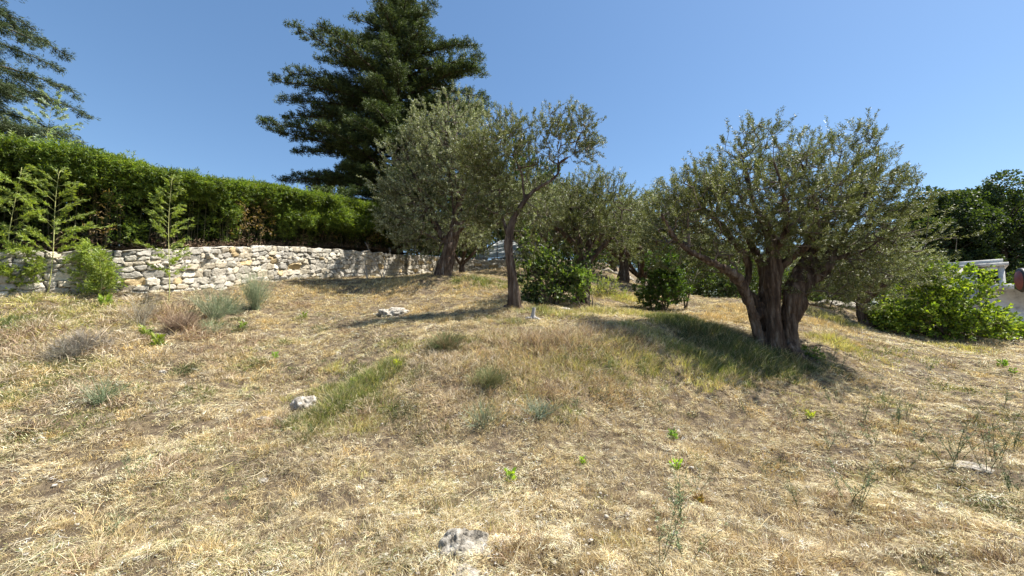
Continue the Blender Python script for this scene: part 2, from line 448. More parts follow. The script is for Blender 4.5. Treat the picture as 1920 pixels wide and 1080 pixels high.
def tufts(ncl, per, seed, hscale=1.0, green=False):
    r = rng(seed); cx, cy, rr = scatter(ncl, r)
    g_, hx = green_at(cx, cy)
    if green:
        keep = r.uniform(size=ncl) < g_; cx, cy, rr, g_, hx = cx[keep], cy[keep], rr[keep], g_[keep], hx[keep]
        ncl = len(cx)
    big = np.clip((fbm2(cx / .8, cy / .8, 12, 2) - .35) * 2.2, .25, 1.5)
    h = (.035 + .05 * r.uniform(size=ncl) * big) * hscale + hx * r.uniform(.5, 1.2, ncl)
    sp_ = (.02 + .035 * r.uniform(size=ncl)) * np.clip(rr / 6, 1, 3)
    ci = r.choice(6, ncl, p=[.28, .18, .22, .12, .14, .06])
    c0 = PAL[ci] * np.exp(r.normal(0, .25, (ncl, 1)))
    if green: c0 = GPAL[r.integers(0, 4, ncl)] * r.uniform(.8, 1.3, (ncl, 1))
    N = ncl * per; k = np.repeat(np.arange(ncl), per)
    ph = r.uniform(0, 2 * np.pi, N); q = np.sqrt(r.uniform(size=N)) * sp_[k]
    x = cx[k] + np.cos(ph) * q; y = cy[k] + np.sin(ph) * q
    out = np.stack([np.cos(ph), np.sin(ph), np.zeros(N)], 1)
    L = h[k] * r.uniform(.5, 1.15, N)
    lean = r.uniform(.1, .9, N)[:, None]
    vec = nrm(out * lean + rdir(r, N) * .25 + np.array([0, 0, 1.0])) * L[:, None]
    bend = (out * .35 + np.array([.12, 0, -.15])) * L[:, None] * r.uniform(.1, .9, (N, 1))
    side = nrm(np.cross(vec, rdir(r, N)))
    sc = np.clip(rr[k] / 5, .8, 3.0)
    col = c0[k] * r.uniform(.75, 1.25, (N, 1))
    if green:
        dry = r.uniform(size=N) < .28; col[dry] = PAL[r.integers(0, 6, dry.sum())] * .9
    base = np.stack([x, y, H(x, y) - .012], 1)
    return blades2(base, vec, bend, (r.uniform(.0008, .0018, N) * sc)[:, None], side, col)

def join(*parts):
    V = []; Fq = []; K = []; n0 = 0
    for v, f, c in parts:
        V.append(v); Fq.append(f + n0); K.append(c); n0 += len(v)
    return np.concatenate(V), np.concatenate(Fq), np.concatenate(K)


BRN = np.array([(.30, .20, .13), (.40, .29, .20), (.20, .13, .085), (.50, .39, .28)])
YEL = np.array([(.46, .42, .16), (.36, .36, .12), (.56, .48, .22), (.24, .25, .09)])
GLD = np.array([(.66, .50, .22), (.72, .60, .34), (.56, .40, .17), (.62, .50, .26)])
DRK = np.array([(.10, .13, .05), (.15, .17, .06), (.22, .17, .09), (.07, .09, .04)])
MAU = np.array([(.46, .38, .28), (.56, .48, .36), (.34, .27, .19), (.66, .57, .43)])
def patch_clumps(rows, seed, per=15):
    """rows: photo x, y, radius m, clumps per m2, height m, palette, looseness (0 upright .. 1 every way)"""
    r = rng(seed); out = []
    for px, py, R_, dens, h, pal, iso in rows:
        c = GP(px, py); D = float(np.hypot(c[0], c[1])); n_ = max(6, int(dens * 1.35 * math.pi * R_ * R_))
        if pal is BRN or pal is MAU: h = h * 1.35
        a = r.uniform(0, 2 * np.pi, n_); q = R_ * r.uniform(size=n_) ** .6 * 1.15
        cx, cy = c[0] + np.cos(a) * q, c[1] + np.sin(a) * q
        fall = np.clip(1.15 - .6 * q / R_, .3, 1)
        k = np.repeat(np.arange(n_), per); N = len(k)
        ph = r.uniform(0, 2 * np.pi, N); qq = np.sqrt(r.uniform(size=N)) * .045 * max(1, D / 7)
        x, y = cx[k] + np.cos(ph) * qq, cy[k] + np.sin(ph) * qq
        o_ = np.stack([np.cos(ph), np.sin(ph), np.zeros(N)], 1)
        L = h * fall[k] * r.uniform(.45, 1.2, N)
        vec = nrm(o_ * r.uniform(.05, .6, (N, 1)) + rdir(r, N) * (.2 + 1.1 * iso) + np.array([.05, 0, 1.0])) ; vec[:, 2] = np.abs(vec[:, 2]); vec *= L[:, None]
        bend = (o_ * .35 + np.array([.1, 0, -.2])) * L[:, None] * r.uniform(.1, 1, (N, 1))
        lift = r.uniform(0, .6 * iso, N) * L
        base = np.stack([x, y, H(x, y) - .015 + lift], 1)
        col = (pal[r.integers(0, len(pal), n_)] * np.exp(r.normal(0, .25, (n_, 1))))[k] * r.uniform(.75, 1.25, (N, 1))
        mixd = r.uniform(size=N) < (.14 if (pal is GPAL or pal is DRK) else .38); col[mixd] = PAL[r.integers(0, 6, mixd.sum())]
        w = r.uniform(.0013, .0026, N) * np.clip(D / 5, .8, 3.2)
        out.append(blades2(base, vec, bend, w[:, None], nrm(np.cross(vec, rdir(r, N))), col))
    return join(*out)
def long_stalks(N, seed):
    r = rng(seed); x, y, rr = scatter(N, r, 1.9, 16); a = r.uniform(0, 2 * np.pi, N); L = r.uniform(.12, .38, N)
    v = np.stack([np.cos(a), np.sin(a), r.normal(.15, .22, N)], 1) * L[:, None]
    b = np.stack([x, y, H(x, y) + r.uniform(.0, .04, N)], 1)
    e = b + v; e[:, 2] = np.maximum(e[:, 2], H(e[:, 0], e[:, 1]) + .01); v = e - b
    return blades2(b, v, rdir(r, N) * .03, (r.uniform(.0012, .0022, N) * np.clip(rr / 4, 1, 2.5))[:, None], nrm(np.cross(v, rdir(r, N))), PAL[r.integers(0, 6, N)] * r.uniform(.8, 1.15, (N, 1)))
def fallen_leaves(N, seed):
    r = rng(seed); x, y, rr = scatter(N, r, 1.9, 20); keep = r.uniform(size=N) < np.clip((fbm2(x / .6, y / .6, 14, 2) - .4) * 4, .1, 1); x, y, rr = x[keep], y[keep], rr[keep]; N = len(x)
    b = np.stack([x, y, H(x, y) + r.uniform(.005, .035, N)], 1); cc = np.array([(.20, .13, .08), (.12, .08, .055), (.30, .22, .15), (.38, .33, .26)])[r.integers(0, 4, N)]
    v, f, c = leaves(b, rdir(r, N) * [1, 1, .35], rdir(r, N) * .5 + [0, .1, 0], r.uniform(.02, .045, N) * np.clip(rr / 5, .8, 2), r.uniform(.006, .014, N) * np.clip(rr / 5, .8, 2), cc, .25, seed)
    return v, f, c
o = link('straw_litter', mesh_np('straw_litter', *join(straw_litter(170000, 6, 1), long_stalks(1500, 6), fallen_leaves(26000, 7))), M['grass'])
tag(o, 'cut straw-coloured dry grass stalks lying flat over the whole slope', 'straw', kind='stuff')
o = link('dry_grass', mesh_np('dry_grass', *join(tufts(38000, 15, 2), tufts(6000, 26, 5, 2.0))), M['grass'])
tag(o, 'short upright tan and golden dry grass all over the slope', 'grass', kind='stuff')
MW = []
for (px, py, R_, hh) in [(920,640,.6,.2),(990,650,.6,.24),(1060,640,.6,.26),(1130,640,.6,.26),(1190,650,.5,.26),(960,700,.45,.2),(1030,710,.45,.22),(1100,710,.45,.22),(1170,720,.4,.18),(880,680,.4,.17),(900,750,.35,.16),(990,780,.3,.15),(1060,790,.3,.13),(780,660,.4,.12),(720,760,.3,.14),(820,800,.3,.1)]:
    for pal_, d_ in ((BRN, 45), (YEL, 35), (MAU, 35), (GPAL, 22)): MW.append((px, py, R_, d_, hh * .72, pal_, .5))
GR = [(595,790,.22,260,.17,GPAL,.1),(620,768,.26,260,.22,GPAL,.1),(650,745,.3,260,.25,GPAL,.1),(685,722,.3,260,.25,GPAL,.1),(715,700,.28,240,.22,GPAL,.1),(738,684,.2,220,.16,GPAL,.2),(560,795,.18,180,.12,GPAL,.2),(600,745,.3,120,.16,YEL,.3),(650,800,.3,120,.14,YEL,.3),(700,755,.3,120,.14,GPAL,.3),(575,830,.25,90,.09,YEL,.4),(540,770,.25,90,.1,YEL,.4),(760,660,.35,90,.14,YEL,.3),(735,735,.25,90,.12,MAU,.6),
 (1250,603,.6,130,.28,GPAL,.1),(1290,612,.7,140,.32,GPAL,.1),(1330,632,.7,140,.32,DRK,.1),(1370,655,.7,140,.3,DRK,.15),(1410,675,.6,140,.28,GPAL,.15),(1330,690,.5,140,.24,GPAL,.1),(1370,700,.4,150,.22,GPAL,.1),(1440,695,.5,140,.22,DRK,.3),(1485,680,.45,150,.22,DRK,.4),(1280,660,.5,100,.24,GPAL,.1),(1300,700,.4,110,.2,YEL,.1),
 (1200,620,.6,90,.2,YEL,.1),(1180,660,.5,110,.22,YEL,.1),(1215,690,.4,100,.2,GPAL,.1),(1120,690,.35,140,.16,GPAL,.4),(1150,700,.3,140,.14,GPAL,.5),(1140,650,.4,90,.18,YEL,.1),(1070,690,.4,110,.2,YEL,.1),(1000,690,.35,110,.18,YEL,.1),
 (985,745,.28,110,.16,YEL,.2),(1060,770,.25,110,.16,GPAL,.3),(905,712,.2,200,.14,DRK,.4),(830,645,.28,180,.18,DRK,.3),(860,640,.22,150,.14,GPAL,.3),(965,605,.5,60,.12,GPAL,.4),(920,600,.4,60,.12,DRK,.5),(1010,585,.5,80,.2,GPAL,.4),(1060,590,.5,70,.2,YEL,.2),(1120,585,.6,70,.22,YEL,.3),(1160,560,.8,60,.25,YEL,.4),(1110,545,.9,50,.25,YEL,.5),(1180,590,.6,70,.2,YEL,.2),
 (1560,640,.5,70,.25,YEL,.1),(1600,660,.7,50,.15,YEL,.2),(1700,665,.9,30,.1,GPAL,.3),(1800,655,.8,30,.18,YEL,.2),(1560,600,.8,40,.25,YEL,.2),
 (350,850,.45,110,.06,GPAL,.6),(150,790,.45,120,.08,GPAL,.6),(60,750,.5,100,.08,GPAL,.6),(430,830,.3,100,.06,GPAL,.6),(30,830,.35,80,.06,GPAL,.6),(210,935,.2,130,.06,DRK,.6),(30,700,.5,90,.10,GPAL,.8),(100,690,.4,70,.1,DRK,.8),(330,760,.4,80,.07,GPAL,.7),(520,700,.4,70,.06,GPAL,.7),(450,720,.35,70,.05,YEL,.7),(660,690,.3,80,.06,GPAL,.6),(1060,860,.3,60,.05,YEL,.5),(700,1000,.2,90,.06,GPAL,.4),(1650,750,.6,50,.07,GPAL,.5),(1800,730,.6,50,.07,GPAL,.5),(1500,740,.5,50,.06,YEL,.5),(1880,780,.5,60,.08,DRK,.6),(640,860,.4,45,.06,YEL,.4),(760,900,.3,60,.07,YEL,.2),(870,960,.25,90,.09,YEL,.2),(930,990,.25,90,.09,YEL,.2),(1520,780,.3,60,.06,YEL,.4),(900,780,.25,90,.12,YEL,.4),
 (60,570,.9,45,.16,YEL,.9),(180,590,.8,50,.16,YEL,.9),(40,610,.7,45,.14,GPAL,.9),(300,600,.7,45,.16,YEL,.9),(120,620,.7,45,.13,YEL,.9),(20,680,.6,50,.1,YEL,.9),(90,720,.6,50,.1,GPAL,.8),(560,640,.4,50,.07,YEL,.8),(480,660,.4,50,.07,YEL,.8),(900,528,1.0,40,.22,GPAL,.3),(980,535,.8,40,.25,GPAL,.4)]
BR = [(330,600,.5,110,.32,BRN,.6),(370,630,.4,120,.22,BRN,.8),(170,650,.6,80,.2,MAU,1.),(110,665,.5,80,.2,MAU,1.),(240,600,.5,70,.2,MAU,.9),(420,660,.5,70,.1,BRN,.9),(380,690,.4,60,.07,BRN,.9),(60,640,.6,60,.14,BRN,1.),(200,690,.5,60,.09,YEL,.9),(470,640,.4,60,.1,BRN,.9),(270,650,.4,60,.1,GLD,.7),
 (800,680,.4,110,.12,MAU,.7),(850,690,.35,110,.12,MAU,.7),(780,730,.35,120,.1,MAU,.8),(830,760,.35,120,.1,BRN,.8),(690,780,.3,130,.12,BRN,.9),(740,770,.25,110,.1,DRK,.7),(1000,650,.5,90,.16,BRN,.6),(1060,640,.5,90,.16,BRN,.5),(1110,625,.5,90,.16,BRN,.4),(950,670,.4,90,.14,GLD,.4),(880,670,.35,90,.13,GLD,.4),(1020,740,.3,110,.14,BRN,.7),(1080,740,.3,110,.13,MAU,.7),(1140,730,.35,90,.1,BRN,.8),(950,770,.3,100,.1,GLD,.4),(1190,770,.4,70,.05,MAU,.9),(1100,800,.3,80,.06,GLD,.4),(1000,830,.25,90,.06,GLD,.3),
 (840,600,.6,70,.13,GLD,.2),(780,585,.7,60,.12,GLD,.2),(900,575,.8,50,.12,GLD,.3),(720,560,1.,40,.1,GLD,.4),(640,580,.8,50,.1,GLD,.5),(880,545,1.2,30,.14,GLD,.4),(600,545,1.2,40,.14,GLD,.3),(750,530,1.2,40,.16,GLD,.3),(480,560,.8,40,.14,GLD,.3),
 (1400,600,1.,50,.16,GLD,.2),(1390,580,1.2,40,.18,GLD,.2),(1340,595,.7,50,.18,GLD,.2),(1600,720,.7,40,.06,GLD,.3),(1220,560,.8,40,.15,GLD,.3),(1540,610,1.,40,.18,GLD,.2),
 (1465,880,.22,120,.08,GLD,.2),(1550,1040,.16,170,.09,GLD,.2),(1500,1065,.2,150,.08,GLD,.2),(1700,990,.2,110,.08,GLD,.3),(1400,850,.25,110,.07,GLD,.2),(1480,900,.22,110,.07,GLD,.2),(1640,960,.2,110,.07,YEL,.2),(1720,880,.3,90,.06,GLD,.3),(1310,945,.09,500,.08,BRN,.8),(1000,1040,.22,130,.09,GLD,.2),(760,1050,.2,130,.08,GLD,.2),(1030,860,.3,90,.06,GLD,.3),(1200,960,.3,70,.06,BRN,.6),(1350,980,.3,70,.05,DRK,.8),(1450,1000,.25,70,.05,DRK,.8),(1780,970,.3,70,.05,DRK,.8),(130,1060,.25,100,.07,GLD,.2),(370,960,.25,80,.06,GLD,.2),(560,930,.25,70,.06,GLD,.3),(690,930,.2,90,.07,YEL,.2),(860,1000,.1,200,.06,GLD,.2)]
r_ = rng(73)
for i in range(46):
    t_ = r_.uniform(-.08, 1.08); off = r_.normal(0, 1) * 34
    px, py = 575 + 175 * t_ + off * .55, 800 - 118 * t_ + off * .8
    GR.append((px, py, r_.uniform(.07, .2), r_.uniform(110, 240), r_.uniform(.08, .2), (GPAL, YEL, GPAL, DRK)[i % 4], .3))
r_ = rng(72)
for i in range(70):
    px, py = r_.uniform(1250, 1920), r_.uniform(790, 1070)
    BR.append((px, py, r_.uniform(.08, .3), r_.uniform(90, 220), r_.uniform(.03, .08), (DRK, BRN, BRN, MAU, GLD)[i % 5], r_.uniform(.4, 1)))
for i in range(70):
    px, py = r_.uniform(0, 620), r_.uniform(560, 760)
    BR.append((px, py, r_.uniform(.12, .4), r_.uniform(50, 130), r_.uniform(.05, .16), (DRK, BRN, GPAL, MAU, GLD, YEL)[i % 6], r_.uniform(.5, 1)))
r_ = rng(71)
for i in range(380):
    px, py = r_.uniform(0, 1920), 600 + 470 * r_.uniform() ** 1.3
    BR.append((px, py, r_.uniform(.06, .26), r_.uniform(90, 260), r_.uniform(.035, .12), (GLD, BRN, MAU, YEL, DRK, GLD)[i % 6], r_.uniform(.2, 1)))
def pebbles(N, seed):
    r = rng(seed); x, y, rr = scatter(N, r, 1.9, 18); keep = r.uniform(size=N) < np.clip((fbm2(x / .9, y / .9, 24, 2) - .45) * 5, .08, 1); x, y, rr = x[keep], y[keep], rr[keep]; N = len(x)
    oc = np.array([[-1, -1, -1], [1, -1, -1], [1, 1, -1], [-1, 1, -1], [-1, -1, 1], [1, -1, 1], [1, 1, 1], [-1, 1, 1]]) * .6
    V = oc[None] + r.uniform(-.25, .25, (N, 8, 3)); V *= (np.exp(r.normal(-4.7, .45, N)))[:, None, None] * np.array([1, .9, .6]); a = r.uniform(0, 6.28, N); ca, sa = np.cos(a)[:, None], np.sin(a)[:, None]
    V = np.stack([V[..., 0] * ca - V[..., 1] * sa, V[..., 0] * sa + V[..., 1] * ca, V[..., 2]], -1) + np.stack([x, y, H(x, y) + .012], 1)[:, None]
    f = np.array([[0, 3, 2, 1], [4, 5, 6, 7], [0, 1, 5, 4], [1, 2, 6, 5], [2, 3, 7, 6], [3, 0, 4, 7]])
    cc = np.array([(.55, .50, .42), (.38, .33, .27), (.66, .62, .54), (.30, .25, .19)])[r.integers(0, 4, N)]
    return V.reshape(-1, 3), (f[None] + (np.arange(N) * 8)[:, None, None]).reshape(-1, 4), np.repeat(cc, 8, 0)
o = link('pebbles', mesh_np('pebbles', *pebbles(9000, 8)), M['grass'])
tag(o, 'small pale and brown pebbles and crumbs of earth lying among the cut grass', 'pebbles', kind='stuff')
o = link('green_grass', mesh_np('green_grass', *patch_clumps(GR, 3)), M['green_grass'])
tag(o, 'green and olive grass in patches, tallest in the shade of the huge olive', 'grass', kind='stuff')
o = link('withered_scrub', mesh_np('withered_scrub', *patch_clumps(BR + MW, 4)), M['grass'])
tag(o, 'withered brown, mauve and golden weeds in clumps over the mound and left slope', 'weeds', kind='stuff')

# ---------------------------------------------------------------- tree growing
def grow(limbs, lobes, n_att, seed, twig_r=.004, step=.3, shell=.45, pathw=.15, expo=.45, gmin=.25):
    """limbs: list of (pts(x,y,z,r)); returns nodes, parents, radii, attractor node ids, attractor dirs"""
    r = rng(seed)
    pos = []; par = []; lim = []; lr = []; plen = []
    for L in limbs:
        prev = -1
        for i, q in enumerate(L):
            if i == 0 and len(pos):
                d = np.linalg.norm(np.array(pos) - q[:3], axis=1); prev = int(np.argmin(d))
            pos.append(q[:3]); par.append(prev); lim.append(True); lr.append(q[3])
            plen.append(0 if prev < 0 else plen[prev] + np.linalg.norm(q[:3] - pos[prev])); prev = len(pos) - 1
    nl = len(pos)
    w = np.array([l[1][0] * l[1][1] * l[1][2] for l in lobes]) ** .8 * np.array([l[2] if len(l) > 2 else 1 for l in lobes]); w /= w.sum()
    which = r.choice(len(lobes), n_att, p=w)
    cen = np.array([l[0] for l in lobes])[which]; rd = np.array([l[1] for l in lobes])[which]
    q = rdir(r, n_att) * (r.uniform(size=n_att) ** shell)[:, None]
    att = cen + q * rd
    att = att + (np.stack([noise3(att[:, 0] * 1.3, att[:, 1] * 1.3, att[:, 2] * 1.3, k) for k in (1, 2, 3)], 1) - .5) * .5
    att = att[att[:, 2] > H(att[:, 0], att[:, 1]) + gmin]
    P0 = np.array(pos); R0 = np.array(lr)
    free = np.where(R0 < np.quantile(R0, .8) + 1e-6)[0] if nl > 8 else np.arange(nl)
    d = np.array([np.min(np.linalg.norm(P0[free] - a, axis=1)) for a in att])
    att = att[np.argsort(d)]
    cap = nl + len(att) * 12 + 10
    PP = np.zeros((cap, 3)); PP[:nl] = P0; PL = np.zeros(cap); PL[:nl] = plen
    pen = np.zeros(cap); pen[:nl] = 3.0; pen[free] = 0
    par = par + [0] * (cap - nl); m = nl; tips = []
    for a in att:
        dd = np.linalg.norm(PP[:m] - a, axis=1)
        # prefer to leave a branch forwards: parents lower / nearer the root
        j = int(np.argmin(dd + pathw * (PL[:m] + dd) + pen[:m]))
        dist = dd[j]; k = max(1, int(dist / step)); p0 = PP[j].copy(); prev = j
        # start along the parent's own direction for a soft curve
        pj = par[j]; t0 = (p0 - PP[pj]) if pj >= 0 else np.array([0, 0, 1.]); t0 = t0 / (np.linalg.norm(t0) + 1e-9)
        b = p0 + t0 * dist * .35
        for i in range(1, k + 1):
            t = i / k
            q_ = (1 - t) ** 2 * p0 + 2 * t * (1 - t) * b + t * t * a
            if i < k: q_ = q_ + r.normal(0, .02, 3) * min(1, dist)
            PP[m] = q_; PL[m] = PL[prev] + np.linalg.norm(q_ - PP[prev]); par[m] = prev; prev = m; m += 1
        tips.append(prev)
    par = np.array(par[:m]); PP = PP[:m]
    cnt = np.zeros(m); cnt[tips] = 1
    for i in range(m - 1, nl - 1, -1):
        cnt[par[i]] += cnt[i]
    R = twig_r * np.maximum(cnt, 1) ** expo
    R[:nl] = R0
    cap_r = R.copy()
    for i in range(nl, m):
        cap_r[i] = min(R[i], cap_r[par[i]] * .9)
    return PP, par, cap_r, np.array(tips), nl

import bmesh
def merge_into(dst, src):
    bm = bmesh.new(); bm.from_mesh(dst); n0 = len(bm.faces); bm.from_mesh(src); bm.faces.ensure_lookup_table()
    for f in bm.faces[n0:]: f.material_index = 1
    bm.to_mesh(dst); bm.free(); bpy.data.meshes.remove(src)

def make_tree(name, base, limbs, lobes, n_att, seed, label, cat='tree', group=None, leaf=(.06, .014), per=34, sprig=.26,
              cols=((.085, .105, .045), (.12, .14, .06), (.20, .22, .13)), colp=(.5, .33, .17), leafmat='olive_leaf', bark='bark',
              up=.5, twig_r=.004, trunk_mesh=None, step=.3, shell=.45, spread=.9, droop=0., gmin=.25, expo=.45, tube_k=12, twigmat='twig', inner=True):
    r = rng(seed + 500)
    limbs = [np.asarray(L, float) for L in limbs]
    PP, par, R, tips, nl = grow(limbs, lobes, n_att, seed, twig_r, step, shell, gmin=gmin, expo=expo)
    base = np.asarray(base, float)
    root = empty(name, base, label, cat, group)
    # trunk and limbs
    if trunk_mesh is None:
        mb = MB()
        for L in limbs:
            jn = noise3(L[:, 0] * 5, L[:, 1] * 5, L[:, 2] * 5, seed) - .5
            mb.tube(L[:, :3] - base, L[:, 3] * (1 + .35 * jn), tube_k)
        trunk_mesh = mb.mesh('trunk', smooth=True)
    ids = np.arange(nl, len(PP))
    V, Fq = frusta(PP[par[ids]] - base, PP[ids] - base, np.minimum(R[par[ids]], R[ids] * 1.25), R[ids], 4)
    merge_into(trunk_mesh, mesh_np('tmp_twigs', V, Fq))
    link('trunk', trunk_mesh, M[bark], root); trunk_mesh.materials.append(M[twigmat])
    # leafy shoots: from tips and from some of the thin inner nodes
    src = np.concatenate([tips, ids[(R[ids] < twig_r * 2.2) & (r.uniform(size=len(ids)) < (.35 if inner else .1))]])
    a = PP[src]; d0 = nrm(a - PP[par[src]])
    cen = np.mean(PP[tips], axis=0)
    sd = nrm(d0 * .8 + nrm(a - cen) * .4 + rdir(r, len(a)) * spread * .55 + np.array([0, 0, up]))
    SL = sprig * r.uniform(.6, 1.3, len(a)) * np.where(r.uniform(size=len(a)) < .09, 1.9, 1.0)
    N = len(a) * per; k = np.repeat(np.arange(len(a)), per)
    t = r.uniform(0.02, 1, N); 
    curve = (np.array([0, 0, -1.]) * droop)[None]
    p = a[k] + sd[k] * (t * SL[k])[:, None] + curve * ((t * SL[k]) ** 2 / max(sprig, .01))[:, None] + rdir(r, N) * (.012 + .012 * sprig / .26)
    out = nrm(np.cross(sd[k], rdir(r, N)))
    ld = nrm(sd[k] * .75 + out * .8 + curve * .4)
    side = nrm(np.cross(ld, rdir(r, N)))
    L_ = leaf[0] * r.uniform(.65, 1.2, N); W_ = leaf[1] * r.uniform(.75, 1.2, N)
    cc = np.array(cols)[r.choice(len(cols), N, p=colp)] * r.uniform(.8, 1.2, len(a))[k][:, None]
    v1, f1, c1 = leaves(p - base, ld, side, L_, W_, cc, .2, seed)
    # the shoots' own thin stems
    tv, tf = frusta(a - base, a + sd * SL[:, None] * .95 + curve * (SL ** 2 / max(sprig, .01))[:, None] - base, np.full(len(a), twig_r * .8), np.full(len(a), twig_r * .3), 3)
    link('crown', mesh_np('crown', *join((v1, f1, c1), (tv, tf, np.tile(np.array([[.14, .13, .08]]), (len(tv), 1))))), M[leafmat], root)
    return root

def L_(rows, m=6):
    """limb from rows of photo x, photo y, metres forward, radius in metres"""
    q = np.array([[*P(a, b, d), r_] for a, b, d, r_ in rows]); return spline(q, m)
def lobe(px, py, D, rx, ry, rd, w=1.0):
    s = D / F; return (P(px, py, D), np.array([rx * s, rd, ry * s]), w)

def gnarl(name, limbs, base, voxel, seed, amp=.02, k=18, furrow=9., smooth_it=2):
    """a fused, furrowed old trunk from overlapping limbs"""
    mb = MB()
    for L in limbs: mb.tube(L[:, :3] - base, L[:, 3], k)
    me = mb.mesh('tmp')
    ob = bpy.data.objects.new('tmp', me); COL.objects.link(ob)
    md = ob.modifiers.new('r', 'REMESH'); md.mode = 'VOXEL'; md.voxel_size = voxel
    sm = ob.modifiers.new('s', 'SMOOTH'); sm.factor = .6; sm.iterations = smooth_it
    dg = bpy.context.evaluated_depsgraph_get()
    m2 = bpy.data.meshes.new_from_object(ob.evaluated_get(dg))
    bpy.data.objects.remove(ob); bpy.data.meshes.remove(me)
    nv = len(m2.vertices); co = np.zeros(nv * 3, np.float32); m2.vertices.foreach_get('co', co); co = co.reshape(-1, 3).astype(float)
    no = np.zeros(nv * 3, np.float32); m2.vertex_normals.foreach_get('vector', no); no = no.reshape(-1, 3)
    tw = co[:, 2] * .5
    xx = co[:, 0] + .12 * np.sin(tw * 2.1); yy = co[:, 1] + .1 * np.cos(tw * 1.7)
    n1 = 1 - np.abs(noise3(xx * furrow, yy * furrow, co[:, 2] * 1.9, seed) * 2 - 1)
    n2 = 1 - np.abs(noise3(xx * furrow * 2.3, yy * furrow * 2.3, co[:, 2] * 6, seed + 5) * 2 - 1)
    n3 = noise3(co[:, 0] * 4, co[:, 1] * 4, co[:, 2] * 3, seed + 9) - .5
    dsp = amp * (-1.5 * n1 ** 3 - .8 * n2 ** 3 + .5 + 1.6 * n3)
    co = co + no * dsp[:, None]
    m2.vertices.foreach_set('co', co.astype(np.float32).ravel()); m2.update()
    m2.polygons.foreach_set('use_smooth', np.ones(len(m2.polygons), bool)); m2.name = name
    m2.materials.clear()
    return m2

# ---- the old olive on the right -------------------------------------------------
bo = GP(1462, 657); Db = float(bo[1]); 
print('big olive at', bo)
def sR(px_r, D=8.2): return px_r * D / F
big = [
 [(1482,690,Db,sR(21)),(1482,655,Db,sR(17)),(1481,620,Db,sR(15)),(1482,585,Db,sR(15)),(1489,548,Db,sR(18)),(1502,518,Db+.05,sR(18)),(1515,492,Db+.1,sR(15)),(1528,462,Db+.15,sR(10)),(1545,420,Db+.2,sR(8)),(1560,370,Db+.2,sR(5)),(1570,320,Db+.2,sR(3))],
 [(1452,690,Db-.1,sR(21)),(1453,655,Db-.1,sR(17)),(1451,615,Db-.1,sR(14)),(1449,570,Db-.1,sR(13)),(1449,525,Db-.1,sR(15)),(1451,495,Db-.08,sR(14)),(1446,455,Db-.1,sR(9)),(1432,415,Db-.15,sR(8)),(1412,380,Db-.2,sR(6)),(1400,330,Db-.2,sR(4)),(1390,280,Db-.2,sR(2))],
 [(1430,680,Db,sR(13)),(1425,640,Db,sR(10)),(1415,600,Db,sR(9)),(1402,560,Db-.1,sR(9)),(1387,527,Db-.2,sR(10)),(1362,506,Db-.35,sR(8.5)),(1325,487,Db-.5,sR(7)),(1288,468,Db-.6,sR(5.5)),(1258,435,Db-.7,sR(4)),(1238,400,Db-.8,sR(3))],
 [(1440,660,Db+.2,sR(13)),(1432,610,Db+.25,sR(10)),(1429,570,Db+.3,sR(10)),(1433,530,Db+.4,sR(9)),(1424,490,Db+.5,sR(8)),(1405,450,Db+.6,sR(7)),(1380,405,Db+.7,sR(6)),(1350,350,Db+.8,sR(4)),(1335,310,Db+.8,sR(2.5))],
 [(1414,600,Db,sR(9)),(1425,575,Db+.1,sR(9)),(1400,540,Db+.25,sR(7)),(1405,500,Db+.3,sR(7)),(1378,455,Db+.3,sR(6)),(1345,415,Db+.4,sR(5)),(1310,380,Db+.4,sR(4)),(1290,340,Db+.4,sR(2.5))],
 [(1497,560,Db,sR(12)),(1513,533,Db-.05,sR(12)),(1535,512,Db-.1,sR(14)),(1550,492,Db-.12,sR(13)),(1566,460,Db-.1,sR(8)),(1592,420,Db,sR(7)),(1620,375,Db,sR(5)),(1640,320,Db+.1,sR(4)),(1648,270,Db+.1,sR(2.5))],
 [(1455,520,Db-.05,sR(9)),(1470,495,Db-.05,sR(8)),(1492,478,Db-.1,sR(8)),(1515,455,Db-.3,sR(7)),(1530,410,Db-.5,sR(6)),(1520,350,Db-.7,sR(4)),(1500,300,Db-.8,sR(2.5))],
 [(1450,470,Db-.1,sR(8)),(1470,440,Db-.4,sR(7)),(1475,400,Db-.7,sR(5)),(1465,350,Db-1.,sR(3.5)),(1450,300,Db-1.1,sR(2))],
 [(1405,450,Db+.6,sR(5)),(1440,410,Db+1.0,sR(5)),(1480,370,Db+1.3,sR(4)),(1500,310,Db+1.4,sR(2.5))],
 [(1550,492,Db-.12,sR(6)),(1585,480,Db-.3,sR(5)),(1620,470,Db-.5,sR(4)),(1650,450,Db-.6,sR(2.5))],
 [(1475,650,Db-.1,sR(12)),(1492,662,Db-.2,sR(9)),(1505,674,Db-.35,sR(6)),(1512,686,Db-.45,sR(3))],
 [(1447,655,Db-.1,sR(13)),(1442,670,Db-.22,sR(9)),(1438,684,Db-.3,sR(5))],
 [(1486,650,Db-.1,sR(9)),(1490,610,Db-.05,sR(7)),(1503,572,Db-.1,sR(10)),(1500,555,Db-.1,sR(6))],
]
bl = [L_(x) for x in big]
tm = gnarl('trunk', bl[:10] + bl[10:], bo, .016, 7, amp=.024, furrow=11.)
